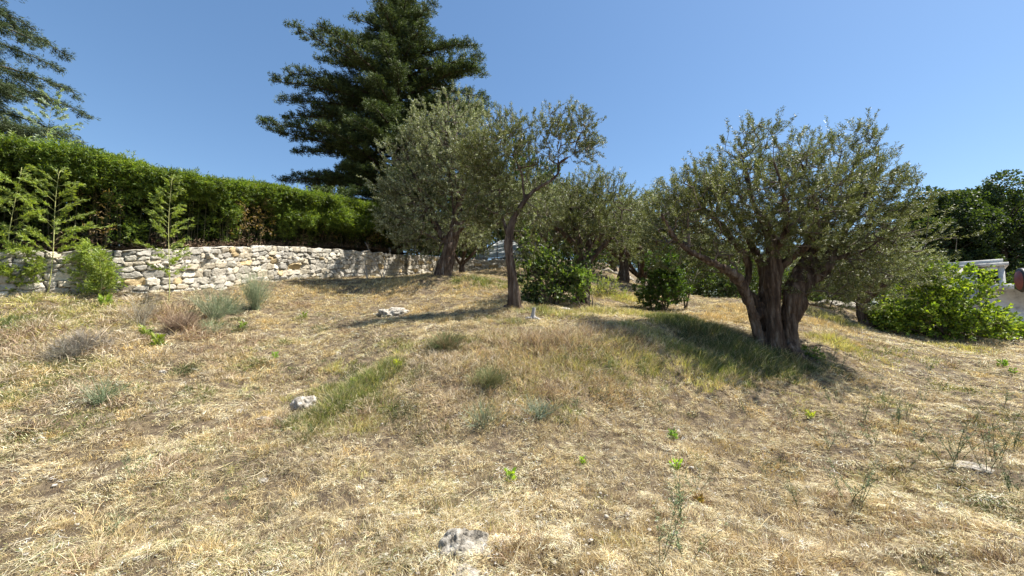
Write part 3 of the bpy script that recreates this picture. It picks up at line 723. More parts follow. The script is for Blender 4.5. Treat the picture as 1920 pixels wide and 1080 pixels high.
lobes = [lobe(1440,395,Db,180,95,2.0,1.3), lobe(1390,310,Db,85,50,1.3), lobe(1285,385,Db-.2,76,76,1.5,1.3), lobe(1258,450,Db-.3,42,56,1.0,1.1), lobe(1335,480,Db-.1,60,40,1.1,1.0),
         lobe(1480,320,Db,80,44,1.2), lobe(1400,268,Db,34,28,.7,1.2), lobe(1600,290,Db,32,42,.7,1.9), lobe(1632,345,Db,40,56,.8,1.4), lobe(1590,375,Db,60,60,1.0), lobe(1560,410,Db,100,80,1.8,1.2), lobe(1620,460,Db,70,70,1.4,1.1),
         lobe(1585,530,Db-.2,90,56,1.3,1.6), lobe(1400,470,Db+.6,80,45,1.2,1.0), lobe(1480,425,Db-.6,60,28,.9,.8), lobe(1240,420,Db-.2,30,46,.8,1.2)]
OL = ((.115, .13, .038), (.185, .195, .065), (.35, .35, .21))
make_tree('olive_tree', bo, bl[:10], lobes, 3000, 11, 'huge old olive tree with a thick split hollow trunk on the right of the slope', trunk_mesh=tm,
          per=60, leaf=(.054, .0115), sprig=.23, cols=OL, up=.55, twig_r=.0038, group='olive trees')

# ---- the slender leaning olive in the middle --------------------------------------
b2 = GP(962, 577); D2 = float(b2[1]); print('slender olive', b2)
ol2 = [
 [(964,600,D2,.22),(962,575,D2,.165),(961,545,D2,.135),(960,515,D2,.13),(955,480,D2,.12),(953,455,D2,.13),(957,430,D2,.13),(964,408,D2,.115),(978,385,D2,.09),(992,366,D2,.075),(1010,352,D2,.062),(1030,340,D2,.055),(1046,326,D2,.05),(1048,308,D2,.045),(1060,298,D2,.04),(1075,288,D2,.032),(1083,262,D2,.025),(1095,240,D2,.018)],
 [(984,378,D2,.06),(981,355,D2,.055),(979,330,D2,.048),(972,312,D2,.042),(966,298,D2,.035),(958,285,D2,.025),(945,270,D2,.015)],
 [(973,315,D2,.03),(990,312,D2-.2,.028),(1008,306,D2-.4,.022),(1020,285,D2-.5,.015)],
 [(1048,310,D2,.035),(1046,290,D2+.2,.03),(1052,268,D2+.3,.022),(1048,240,D2+.4,.014)],
 [(1075,288,D2,.025),(1095,280,D2-.1,.02),(1110,292,D2-.2,.014),(1118,300,D2-.2,.008)],
 [(1083,262,D2,.02),(1105,255,D2,.016),(1125,245,D2,.01)],
 [(952,440,D2,.07),(944,415,D2+.2,.05),(938,385,D2+.3,.045),(935,350,D2+.4,.035),(925,320,D2+.4,.025),(905,295,D2+.4,.015)],
 [(950,575,D2,.08),(940,583,D2-.15,.05),(930,592,D2-.3,.03)],
 [(975,578,D2,.09),(985,588,D2-.2,.06),(994,600,D2-.35,.03)],
 [(966,600,D2-.05,.12),(972,575,D2-.06,.09),(968,540,D2-.07,.07),(962,505,D2-.06,.06),(956,470,D2-.05,.06)],
]
ol2 = [[(a, b, d, w * (.74 if b < 440 else .93)) for a, b, d, w in L] for L in ol2]
bl2 = [L_(x, 5) for x in ol2]
tm2 = gnarl('trunk', bl2, b2, .017, 21, amp=.014, k=12, furrow=14)
lobes2 = [lobe(955,270,D2,66,54,.8,1.4), lobe(990,330,D2+.2,50,40,.6,.8), lobe(930,330,D2+.2,44,60,.7,1.0), lobe(900,300,D2+.3,48,60,.8,1.4), lobe(905,385,D2+.3,42,42,.7,1.2), lobe(1060,235,D2,60,32,.7,1.2), lobe(1105,255,D2,36,34,.6,1.2), lobe(1030,285,D2,50,40,.7,.5),
          lobe(925,370,D2+.3,50,60,.8), lobe(1000,400,D2+.4,40,50,.7,.6), lobe(1040,330,D2+.1,20,20,.3,.3), lobe(985,460,D2+.5,30,40,.5,.5)]
make_tree('olive_tree', b2, bl2[:7], lobes2, 1350, 22, 'slender olive tree with a bare grey trunk and a long bough arching to the right', trunk_mesh=tm2,
          per=40, leaf=(.062, .0145), sprig=.22, cols=OL, up=.4, twig_r=.0035, group='olive trees')

# ---- tall silvery olive by the stone wall ------------------------------------------
b1 = GP(832, 517); D1 = float(b1[1]); print('tall olive', b1)
ol1 = [
 [(828,530,D1,.5),(832,515,D1,.36),(838,490,D1,.3),(842,465,D1,.27),(850,440,D1,.25),(858,410,D1,.22),(855,370,D1,.2),(845,320,D1,.16),(840,270,D1,.11),(835,220,D1,.06)],
 [(848,445,D1,.18),(866,420,D1,.16),(885,380,D1,.14),(900,330,D1,.1),(905,280,D1,.06)],
 [(842,460,D1,.16),(822,430,D1+.3,.15),(800,390,D1+.4,.12),(780,340,D1+.4,.09),(765,290,D1+.4,.05)],
 [(855,400,D1,.14),(870,350,D1-.6,.12),(865,300,D1-1,.09),(855,250,D1-1.2,.05)],
 [(815,525,D1,.15),(826,505,D1,.2),(834,480,D1,.16)],
]
bl1 = [L_(x, 5) for x in ol1]
tm1 = gnarl('trunk', bl1, b1, .035, 31, amp=.035, k=14, furrow=6)
lobes1 = [lobe(800,250,D1,50,50,1.2,1.2), lobe(860,215,D1,52,34,1.2), lobe(840,300,D1,95,85,1.9,1.2), lobe(760,330,D1,48,70,1.3), lobe(780,410,D1,68,60,1.4),
          lobe(880,350,D1,70,110,1.6), lobe(900,270,D1,50,50,1.2), lobe(742,385,D1+.5,42,56,1.1,1.3), lobe(800,450,D1+.2,50,30,1.1), lobe(892,405,D1,44,30,1.2,.7)]
SIL = ((.15, .17, .06), (.24, .255, .11), (.50, .51, .37))
make_tree('olive_tree', b1, bl1, lobes1, 2500, 33, 'tall dense silvery olive tree with a dark leaning trunk beside the stone wall', trunk_mesh=tm1,
          per=44, leaf=(.078, .019), sprig=.3, cols=SIL, colp=(.33, .33, .34), up=.8, twig_r=.006, group='olive trees')

# ---- olive of medium size behind the bushes ----------------------------------------
b3 = GP(1092, 568); D3 = float(b3[1]); print('mid olive', b3)
ol3 = [
 [(1092,590,D3,.36),(1092,560,D3,.27),(1096,520,D3,.22),(1094,490,D3,.2),(1086,460,D3,.15),(1078,425,D3,.1),(1068,385,D3,.06)],
 [(1096,500,D3,.15),(1115,478,D3,.12),(1138,452,D3,.09),(1160,420,D3,.06),(1170,385,D3,.03)],
 [(1096,500,D3,.13),(1102,465,D3+.2,.11),(1110,425,D3+.3,.08),(1118,380,D3+.3,.05)],
 [(1088,470,D3,.1),(1060,440,D3-.2,.08),(1040,425,D3-.3,.06),(1025,400,D3-.4,.04)],
 [(1101,560,D3+.2,.09),(1103,520,D3+.3,.07),(1102,480,D3+.3,.06),(1120,440,D3+.4,.05)],
]
bl3 = [L_(x, 5) for x in ol3]
tm3 = gnarl('trunk', bl3, b3, .03, 41, amp=.025, k=12, furrow=8)
lobes3 = [lobe(1080,380,D3,50,50,1.2), lobe(1125,365,D3,48,38,1.1), lobe(1150,410,D3,48,55,1.2), lobe(1095,430,D3,62,50,1.4), lobe(1045,420,D3,30,40,.8), lobe(1160,455,D3,35,35,.8,.7)]
make_tree('olive_tree', b3, bl3, lobes3, 950, 43, 'middle-sized olive tree rising behind the leafy bushes at the centre', trunk_mesh=tm3,
          per=38, leaf=(.068, .016), sprig=.26, cols=OL, up=.7, twig_r=.005, group='olive trees')

# ---- generic olives farther up the grove -------------------------------------------
def generic_olive(seed, label, loc):
    r = rng(seed); base = np.array(loc, float)
    limbs = [np.array([[0, 0, -.3, .42], [.05, 0, .2, .3], [.12, .05, .7, .25], [.1, .1, 1.2, .24]])]
    lobes_ = []
    for k in range(6):
        a = k * 1.05 + r.uniform(-.3, .3); s = r.uniform(.8, 1.15)
        e = np.array([math.cos(a) * 1.7 * s, math.sin(a) * 1.7 * s, 3.2 + r.uniform(-.5, .7)])
        limbs.append(np.array([[.1, .1, 1.1, .15], [.1 + e[0] * .25, .1 + e[1] * .25, 1.5, .12], [e[0] * .6, e[1] * .6, 2.2, .09], [*e, .04]]))
        lobes_.append((e, np.array([1.1, 1.1, .95]) * s))
    limbs.append(np.array([[.1, .1, 1.1, .14], [0, 0, 2, .11], [.1, -.1, 3, .08], [0, 0, 4, .04]]))
    lobes_.append((np.array([0, 0, 3.6]), np.array([1.4, 1.4, 1.1])))
    limbs = [spline(np.concatenate([L[:, :3] + base, L[:, 3:]], 1), 4) for L in limbs]
    lobes_ = [(c + base, rd_) for c, rd_ in lobes_]
    return make_tree('olive_tree', base, limbs, lobes_, 900, seed, label, per=24, leaf=(.12, .034), sprig=.32, cols=SIL, colp=(.45, .35, .2), up=.5, twig_r=.007,
                     group='olive trees', step=.4)
def at_px(px, D):
    x = (px - 960) / F * D; return np.array([x, D, float(H(x, D))])
pG = at_px(1168, 21)
gA = generic_olive(61, 'dark-trunked olive tree on the pale bank past the middle, its stem forking to the right', pG)
pG2 = at_px(1622, 14.2)
gB = generic_olive(62, 'pale round olive tree with a short black leaning trunk beyond the huge olive', pG2)
gB.rotation_euler = (0, 0, 2.2); gB.scale = (.70, .70, .72)
far = [(gA, 1030, 30, 2.2, 1.3, 'far olive tree in the gap between the slender trunk and the middle-sized one'), (gB, 985, 26, 4.1, 1.1, 'olive tree directly behind the long bough of the slender one'), (gB, 1205, 27, .5, 1.0, 'olive tree just right of the dark-trunked one, its grey trunk thick and straight'),
       (gA, 1155, 33, 2.0, 1.1, 'far olive tree seen left of the dark trunk on the pale bank'),
       (gB, 1250, 19, 4.0, .95, 'olive tree behind the glossy shrub, its crown touching the huge olive'),
       (gA, 1320, 24, 1.0, 1.0, 'olive tree behind the huge olive, left of its trunk'),
       (gB, 1400, 27, 3.0, 1.0, 'olive tree seen under the boughs of the huge olive'),
       (gA, 1500, 24, 5.2, .9, 'olive tree standing behind the split trunk'),
       (gB, 1570, 25, .9, .9, 'olive tree above the low rubble wall'),
       (gA, 868, 18.0, 2.6, .52, 'small shaded olive tree with a pale lit foot next to the tall silvery one'),
       (gB, 1010, 20, 1.2, 1.05, 'olive tree behind the slender one and the leafy bushes'),
       (gA, 1085, 29, 3.7, 1.15, 'farthest olive tree above the bushes at the centre'),
       (gB, 1740, 27, 1.9, 1.0, 'grey-green olive tree far back left of the white building')]
for src, px, D, rz, s, lab in far:
    copy_tree(src, at_px(px, D) - np.array([0, 0, .05]), rz, s, lab, 'olive trees')

# ---------------------------------------------------------------- cedars
def cedar(name, base, height, prof, nb, seed, label, zlow, droop=.12, rise=.12, shoots=11, leaf=(.2, .05), cols=((.028, .05, .028), (.045, .075, .035), (.07, .10, .045)), hang=0., angr=(0, 2 * math.pi), trunk_r=.5):
    r = rng(seed); base = np.array(base, float)
    root = empty(name, base, label, 'tree')
    mb = MB(); zz = np.linspace(-.5, height, 24)
    mb.tube(np.stack([.15 * np.sin(zz * .3), .1 * np.cos(zz * .4), zz], 1), np.interp(zz, [0, height], [trunk_r, .03]), 12)
    pa, pb, ra, rb = [], [], [], []; fp, fd, fs = [], [], []
    for b in range(nb):
        z0 = zlow + (height * .985 - zlow) * (b + r.uniform(0, 1)) / nb
        az = b * 2.399963 + r.uniform(-.4, .4)
        az = angr[0] + (az % (2 * math.pi)) / (2 * math.pi) * (angr[1] - angr[0])
        wl = np.interp(z0, prof[0], prof[1]); wr = np.interp(z0, prof[0], prof[2])
        Lb = (wr if math.cos(az) > 0 else wl) * abs(math.cos(az)) + (wl + wr) / 2 * (1 - abs(math.cos(az)))
        Lb *= r.uniform(.62, 1.16)
        hz = np.array([math.cos(az), math.sin(az), 0]); perp = np.array([-hz[1], hz[0], 0])
        ri = rise + r.uniform(-.08, .22) + .5 * max(0, (z0 - height * .8) / (height * .2))
        t = np.linspace(0, 1, 9)
        pts_ = hz * (t * Lb)[:, None] + perp * (np.sin(t * 2 + r.uniform(0, 3)) * .05 * Lb)[:, None] + np.array([0, 0, 1.]) * (z0 + ri * Lb * t - droop * Lb * t ** 2.2)[:, None]
        mb.tube(pts_, np.interp(t, [0, 1], [.03 + .012 * Lb, .012]), 5)
        ns_ = max(6, int(Lb / .27))
        for s_ in range(ns_):
            tt = .12 + .88 * (s_ + r.uniform(0, 1)) / ns_
            p0 = np.array([np.interp(tt, t, pts_[:, j]) for j in range(3)])
            sgn = 1 if s_ % 2 else -1
            l2 = (.22 * Lb * (1 - tt) ** .8 + .28) * r.uniform(.6, 1.2) * min(1, .35 + tt * 2)
            dv = nrm(hz * r.uniform(.4, 1.0) + perp * sgn * r.uniform(.4, 1.0) + np.array([0, 0, r.uniform(-.05, .3)]))
            p1 = p0 + dv * l2 - np.array([0, 0, .12 * l2 + hang * l2])
            pa.append(p0); pb.append(p1); ra.append(.018); rb.append(.006)
            m_ = int(shoots * (l2 / .6) ** .8) + 4
            tq = r.uniform(0, 1.05, m_)[:, None]
            q = p0 + (p1 - p0) * tq + r.normal(0, .07, (m_, 3)) * np.array([1.5, 1.5, .9]) + np.array([0, 0, .02])
            fp.append(q); fd.append(nrm(np.tile(dv, (m_, 1)) + r.normal(0, .7, (m_, 3)) * np.array([1, 1, .5]) + np.array([0, 0, .25 - hang * 2.2])))
    pa, pb = np.array(pa), np.array(pb)
    V, Fq_ = frusta(pa, pb, np.array(ra), np.array(rb), 3)
    mb.add(V, Fq_); link('trunk', mb.mesh('trunk', True), M['dark_bark'], root)
    fp = np.concatenate(fp); fd = np.concatenate(fd)
    # every shoot: a fan of small needled twiglets
    per = 9; k = np.repeat(np.arange(len(fp)), per); N = len(k)
    d = nrm(fd[k] + rdir(r, N) * .65)
    cc = np.array(cols)[r.choice(len(cols), N, p=[.35, .4, .25])] * r.uniform(.75, 1.25, len(fp))[k][:, None]
    v, f, c = leaves(fp[k] + rdir(r, N) * .07, d, rdir(r, N), leaf[0] * r.uniform(.6, 1.3, N), leaf[1] * r.uniform(.7, 1.3, N), cc, .2, seed)
    link('crown', mesh_np('crown', v, f, c), M['needle'], root)
    print(name, len(v) // 4)
    return root
cb = at_px(735, 22)
zc = float(cb[2])
prof = (np.array([6.5, 9.5, 11.5, 14, 15.5, 17.5, 18.9, 20.4]) - zc, [5.9, 6.6, 5.9, 5.5, 4.0, 2.5, 1.5, .3], [4.4, 5.0, 5.0, 5.6, 4.9, 4.0, 2.0, .4])
cedar('cedar_tree', cb, 20.9 - zc, prof, 185, 71, 'great dark cedar tree towering over the hedge and the silvery olive', 5.6 - zc, shoots=30, rise=.08, leaf=(.13, .028), cols=((.045, .068, .025), (.08, .11, .035), (.14, .17, .055)))
cb2 = np.array([-23.0, 13.6, 3.3])
prof = (np.array([3.2, 4.6, 5.8, 7.0, 8.5, 10, 14, 18]), [6] * 8, [3.2, 4.6, 6.3, 4.6, 4.2, 3.6, 3.0, 1.0])
cedar('cedar_tree', cb2, 18, prof, 105, 73, 'drooping cedar whose boughs enter the photo at the top left corner', 3.0, droop=.34, rise=.32, hang=.35, shoots=26,
      leaf=(.14, .02), cols=((.045, .07, .03), (.075, .105, .045), (.13, .16, .08)), angr=(-2.0, 1.7))

# ---------------------------------------------------------------- stone walls
def stone_wall(name, path, ztop, zbot, label, seed, thick=.45, row=.18, res=.022, tone=1.12, group='dry stone walls', ochre=.045):
    """path: (x, y) rows; ztop, zbot given at the same rows. Every stone a raised cell with a deep joint round it."""
    r = rng(seed); path = np.array(path, float)
    d = np.concatenate([[0], np.cumsum(np.linalg.norm(np.diff(path, axis=0), axis=1))]); Lw = d[-1]
    ns_ = int(Lw / res); s = np.linspace(0, Lw, ns_)
    # smooth the corners of the path
    xs = np.interp(s, d, path[:, 0]); ys = np.interp(s, d, path[:, 1])
    ker = np.ones(31) / 31; pad = lambda a: np.convolve(np.pad(a, 15, mode='reflect', reflect_type='odd'), ker, 'valid')
    xs, ys = pad(xs), pad(ys)
    tx, ty = np.gradient(xs), np.gradient(ys); tl = np.hypot(tx, ty); tx, ty = tx / tl, ty / tl
    nxv, nyv = ty, -tx                                   # faces the camera side
    zt = np.interp(s, d, ztop) + (noise2(s / .35, s * 0, seed) - .5) * .06; zb = np.interp(s, d, zbot)
    hmax = float((zt - zb).max()); nt_ = int(hmax / res)
    # stone centres in courses
    cs, ct, cw, chh = [], [], [], []
    t = 0.0
    while t < hmax + row:
        hh = row * r.uniform(.65, 1.4); q = -r.uniform(0, .3)
        while q < Lw + .3:
            w = hh * r.uniform(.8, 2.3)
            cs.append(q + w / 2 + r.uniform(-.02, .02)); ct.append(t + hh / 2 + r.uniform(-.05, .05)); cw.append(w); chh.append(hh); q += w
        t += hh
    cs, ct, cw, chh = map(np.array, (cs, ct, cw, chh))
    S, T = np.meshgrid(s, np.linspace(0, 1, nt_)); TT = T * hmax
    Sx = S + (noise2(S / .08, TT / .08, seed + 3) - .5) * .05; Tx = TT + (noise2(S / .08, TT / .08, seed + 4) - .5) * .05
    f1 = np.full(S.shape, 9.); f2 = np.full(S.shape, 9.); own = np.zeros(S.shape, int)
    for i in range(len(cs)):
        a, b = np.searchsorted(s, [cs[i] - .62, cs[i] + .62]); j0, j1 = [int(np.clip((ct[i] + e) / hmax * nt_, 0, nt_)) for e in (-.42, .42)]
        if b <= a or j1 <= j0: continue
        sl_ = (slice(j0, j1), slice(a, b))
        dd = np.maximum(np.abs(Sx[sl_] - cs[i]) / cw[i], 0) ** 2.6 + np.abs((Tx[sl_] - ct[i]) / chh[i]) ** 2.6
        dd = dd ** (1 / 2.6)
        u = dd < f1[sl_]
        f2[sl_] = np.where(u, f1[sl_], np.minimum(f2[sl_], dd)); own[sl_] = np.where(u, i, own[sl_]); f1[sl_] = np.where(u, dd, f1[sl_])
    edge = np.clip((f2 - f1) / .2, 0, 1)
    nst = len(cs); bul = r.uniform(.0, .05, nst); tltx = r.normal(0, .22, nst); tlty = r.normal(0, .2, nst)
    disp = np.minimum(1, edge * 2.2) ** .6 * .06 + bul[own] * edge + ((S - cs[own]) * tltx[own] + (TT - ct[own]) * tlty[own]) * edge + (fbm2(S / .05, TT / .05, seed + 8) - .5) * .028 * edge
    Zw = zb[None] + T * (zt - zb)[None]
    off = disp - .05
    FX = xs[None] + nxv[None] * off - nxv[None] * .05 * T; FY = ys[None] + nyv[None] * off - nyv[None] * .05 * T
    base_c = np.array([(.56, .54, .50), (.64, .62, .57), (.46, .45, .43), (.60, .55, .46)])[r.choice(4, nst, p=[.4, .25, .2, .15])]
    oc = r.uniform(size=nst) < ochre; base_c[oc] = np.array([.56, .45, .28]) * r.uniform(.85, 1.15, (oc.sum(), 1))
    base_c = base_c * r.uniform(.72, 1.12, (nst, 1)) * tone * np.array([1, .965, .89])
    colr = base_c[own] * (.2 + .8 * sstep(0.04, .36, edge))[..., None]
    # rough top and back
    kb = 8; extra = []
    for e in range(1, kb + 1):
        qq = e / kb; off2 = -(thick * qq) - .08
        bump_ = (noise2(s / .16, s * 0 + e * .8, seed + 6) - .5) * .09
        extra.append(np.stack([xs + nxv * off2, ys + nyv * off2, zt + bump_], -1))
    back = np.stack([xs - nxv * (thick + .08), ys - nyv * (thick + .08), zb], -1)
    ALL = np.concatenate([np.stack([FX, FY, Zw], -1), np.array(extra), back[None]])
    colx = np.concatenate([colr, np.tile(np.array([.5, .48, .44]) * tone, (kb + 1, ns_, 1))])
    R_, Cn = ALL.shape[:2]; idx = np.arange(R_ * Cn).reshape(R_, Cn)
    Fq_ = np.stack([idx[:-1, :-1], idx[:-1, 1:], idx[1:, 1:], idx[1:, :-1]], -1).reshape(-1, 4)
    V = ALL.reshape(-1, 3)
    org = np.array([xs[ns_ // 2], ys[ns_ // 2], zb[ns_ // 2]])
    o = link(name, mesh_np(name, V - org, Fq_, colx.reshape(-1, 3), True), M['stone'], origin=org)
    return tag(o, label, 'stone wall', group)
wp = [(-260,8.2,462),(0,9.0,472),(150,9.9,470),(300,11.0,467),(400,12.1,463),(500,14.0,462),(600,16.0,465),(700,18.0,472),(765,20.2,479)]
wpath = [((a - 960) / F * D, D) for a, D, t in wp]
wtop = [P(a, t, D)[2] for a, D, t in wp]
wbot = [float(H(x, y)) - .35 for x, y in wpath]
stone_wall('stone_wall', wpath, wtop, wbot, 'long pale retaining wall of rough stone blocks under the dark hedge', 81)
wp2 = [(762,19.9,477),(795,21.2,479),(830,22.6,481),(870,23.2,484),(905,23.6,487),(960,24.6,486),(1010,25.4,486)]
wpath2 = [((a - 960) / F * D, D) for a, D, t in wp2]
stone_wall('stone_wall', wpath2, [P(a, t, D)[2] for a, D, t in wp2], [float(H(x, y)) - .4 for x, y in wpath2], 'stretch of sunlit stone wall below the glasshouse, behind the two middle trunks', 82, row=.2)

# ---------------------------------------------------------------- bamboo hedge
def path_eval(path, s_):
    path = np.array(path, float); d = np.concatenate([[0], np.cumsum(np.linalg.norm(np.diff(path[:, :2], axis=0), axis=1))])
    q = s_ * d[-1]; out = [np.interp(q, d, path[:, j]) for j in range(path.shape[1])]
    tx = np.interp(q, (d[1:] + d[:-1]) / 2, np.diff(path[:, 0]) / np.diff(d)); ty = np.interp(q, (d[1:] + d[:-1]) / 2, np.diff(path[:, 1]) / np.diff(d))
    l = np.hypot(tx, ty); return out, tx / l, ty / l, d[-1]
hd = [(-330,8.9,225,462),(-100,9.2,245,462),(0,9.6,262,465),(150,10.5,283,465),(300,11.6,318,462),(400,12.8,333,458),(500,14.7,347,458),(600,16.6,366,460),(700,18.7,384,466),(765,20.8,400,474)]
hpath = []
for a, D, t, w in hd:
    x = (a - 960) / F * D; hpath.append((x, D, P(a, t, D)[2] - .14, P(a, w, D)[2]))
def hedge():
    r = rng(91)
    org = np.array([hpath[4][0], hpath[4][1] + .5, hpath[4][3]])
    root = empty('bamboo_hedge', org, 'long tall clipped bamboo hedge growing on top of the stone wall', 'hedge')
    # sprays: clusters of long narrow leaves
    def cloud(N, depth0, depth1, kmin, per, seed, L, Wd, cols, topw):
        r = rng(seed); s = r.uniform(size=N) ** .8
        (hx, hy, hzt, hzb), tx, ty, Ln = path_eval(hpath, s)
        nx_, ny_ = ty, -tx
        u = r.uniform(size=N) ** topw                      # height fraction
        bil = fbm2(s * Ln / 1.1, u * 2.2, 5, 3) - .5
        bulge = -.15 + .55 * sstep(.2, .6, u + .7 * bil) + 1.0 * bil + .1 * u
        dep = r.uniform(depth0, depth1, N)
        # lower part thins out into bare stems painted dark for shade
        keep = r.uniform(size=N) < np.clip(kmin + 1.7 * (u - .36) + 2.4 * bil, kmin, 1)
        off = bulge - dep
        top_round = np.where(dep > 0, 0, 0)
        zz = hzb + u * (hzt - hzb) + (noise2(s * Ln / .5, dep, 8) - .5) * .16 * u
        p = np.stack([hx + nx_ * off, hy + ny_ * off, zz], 1)
        rnd = np.clip((u - .82) / .18, 0, 1)
        p[:, 2] -= rnd * 0.12 * np.clip(bulge - dep + .2, 0, 1)
        p = p[keep]; nx2, ny2 = nx_[keep], ny_[keep]; n_ = len(p)
        k = np.repeat(np.arange(n_), per); M_ = n_ * per
        outd = np.stack([nx2, ny2, np.full(n_, .1)], 1)
        sd = nrm(outd * .7 + rdir(r, n_) * .7 + np.array([0, 0, .25]))
        t = r.uniform(0, .2, M_)
        b = p[k] + sd[k] * t[:, None] + rdir(r, M_) * .02
        ld = nrm(sd[k] * .8 + rdir(r, M_) * .75 + np.array([0, 0, -.25]))
        cc = np.array(cols)[r.integers(0, len(cols), M_)] * r.uniform(.75, 1.25, n_)[k][:, None]
        return leaves(b - org, ld, rdir(r, M_), L * r.uniform(.6, 1.2, M_), Wd * r.uniform(.7, 1.2, M_), cc, .2, seed)
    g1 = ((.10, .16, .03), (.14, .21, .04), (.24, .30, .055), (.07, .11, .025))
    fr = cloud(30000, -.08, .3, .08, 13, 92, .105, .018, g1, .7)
    ins = cloud(18000, .6, 1.9, .9, 6, 93, .24, .09, ((.04, .06, .02), (.05, .08, .025)), 1.0)  # inner leaves in darker green: the hedge's inner shade is put into their colour
    # flat clipped top
    r2 = rng(94); N = 5200; s = r2.uniform(size=N) ** .85
    (hx, hy, hzt, hzb), tx, ty, Ln = path_eval(hpath, s); dq = r2.uniform(-1.3, .45, N)
    q = np.stack([hx + ty * dq, hy - tx * dq, hzt - .10 + (fbm2(s * Ln / .9, dq / .9, 7) - .5) * .42 - np.maximum(dq, 0) ** 2 * .6], 1)
    k = np.repeat(np.arange(N), 11); sd = nrm(rdir(r2, N) * .7 + np.array([0, 0, .9]))
    b = q[k] + sd[k] * r2.uniform(0, .16, len(k))[:, None] + rdir(r2, len(k)) * .03
    cc = np.array(((.17, .24, .04), (.23, .29, .05), (.12, .18, .035)))[r2.integers(0, 3, len(k))]
    tp = leaves(b - org, nrm(sd[k] + rdir(r2, len(k)) * .8), rdir(r2, len(k)), .11 * r2.uniform(.6, 1.2, len(k)), .021, cc, .25, 95)
    # stray shoots above the clipped top and dead brown leaves here and there
    N = 260; s = r2.uniform(size=N); (hx, hy, hzt, hzb), tx, ty, Ln = path_eval(hpath, s); dq = r2.uniform(-.6, .4, N); hl = np.abs(r2.normal(.12, .16, N))
    a = np.stack([hx + ty * dq, hy - tx * dq, hzt - .15], 1); sd = nrm(rdir(r2, N) * .3 + [0, 0, 1.]); k = np.repeat(np.arange(N), 26)
    b = a[k] + sd[k] * (hl[k] * r2.uniform(.2, 1, len(k)) + .1)[:, None] + rdir(r2, len(k)) * .02
    st_ = leaves(b - org, nrm(sd[k] * .6 + rdir(r2, len(k))), rdir(r2, len(k)), .10 * r2.uniform(.6, 1.2, len(k)), .017, np.array([.2, .26, .05]), .3, 97)
    N = 700; s = r2.uniform(size=N); keep = fbm2(s * 22, s * 0, 41, 2) > .52; s = s[keep]; N = len(s); (hx, hy, hzt, hzb), tx, ty, Ln = path_eval(hpath, s); u = r2.uniform(.15, .95, N)
    a = np.stack([hx + ty * r2.uniform(.1, .6, N), hy - tx * r2.uniform(.1, .6, N), hzb + u * (hzt - hzb)], 1); k = np.repeat(np.arange(N), 9)
    dd_ = leaves(a[k] + rdir(r2, len(k)) * .07 - org, rdir(r2, len(k)), rdir(r2, len(k)), .09, .016, np.array([.30, .21, .10]), .35, 98)
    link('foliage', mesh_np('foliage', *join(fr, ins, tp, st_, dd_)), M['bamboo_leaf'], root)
    # bare culms inside
    N = 420; s = r.uniform(size=N); (hx, hy, hzt, hzb), tx, ty, Ln = path_eval(hpath, s)
    off = r.uniform(-1.2, .1, N); a = np.stack([hx + ty * off, hy - tx * off, hzb - .5], 1); bb = np.stack([hx + ty * off + r.normal(0, .15, N), hy - tx * off + r.normal(0, .15, N), hzt - .3], 1)
    V, Fq_ = frusta(a - org, bb - org, np.full(N, .011), np.full(N, .006), 5)
    link('stems', mesh_np('stems', V, Fq_, np.tile(np.array([[.075, .07, .035]]), (len(V), 1))), M['stem'], root)  # culm colour darkened, painting in the shade under the overhanging foliage
    # dead leaf litter and dry undergrowth along the wall top
    N = 9000; s = r.uniform(size=N); (hx, hy, hzt, hzb), tx, ty, Ln = path_eval(hpath, s); off = r.uniform(-.9, .15, N)
    hh = np.abs(r.normal(0, .10, N)) * (1 + 2 * (noise2(s * Ln / .6, s * 0, 3) > .55))
    p = np.stack([hx + ty * off, hy - tx * off, hzb - .05 + hh], 1)
    cc = np.array(((.26, .17, .11), (.36, .27, .17), (.17, .11, .075)))[r.integers(0, 3, N)]
    link('leaf_litter', mesh_np('leaf_litter', *leaves(p - org, rdir(r, N), rdir(r, N), .11, .02, cc, .3, 96)), M['dry_leaf'], root)
hedge()

# earth bank behind the wall top, under the hedge
s = np.linspace(0, 1, 120); (hx, hy, hzt, hzb), tx, ty, Ln = path_eval(hpath, s)
rows = []
for off in np.linspace(.25, -2.6, 12):
    rows.append(np.stack([hx + ty * off, hy - tx * off, hzb - .1 + .06 * noise2(s * Ln / .4, off + s * 0, 4)], -1))
G_ = np.array(rows); idx = np.arange(12 * 120).reshape(12, 120)
o = link('earth_bank', mesh_np('earth_bank', G_.reshape(-1, 3), np.stack([idx[:-1, :-1], idx[:-1, 1:], idx[1:, 1:], idx[1:, :-1]], -1).reshape(-1, 4), smooth=True), M['soil'])
tag(o, kind='structure')

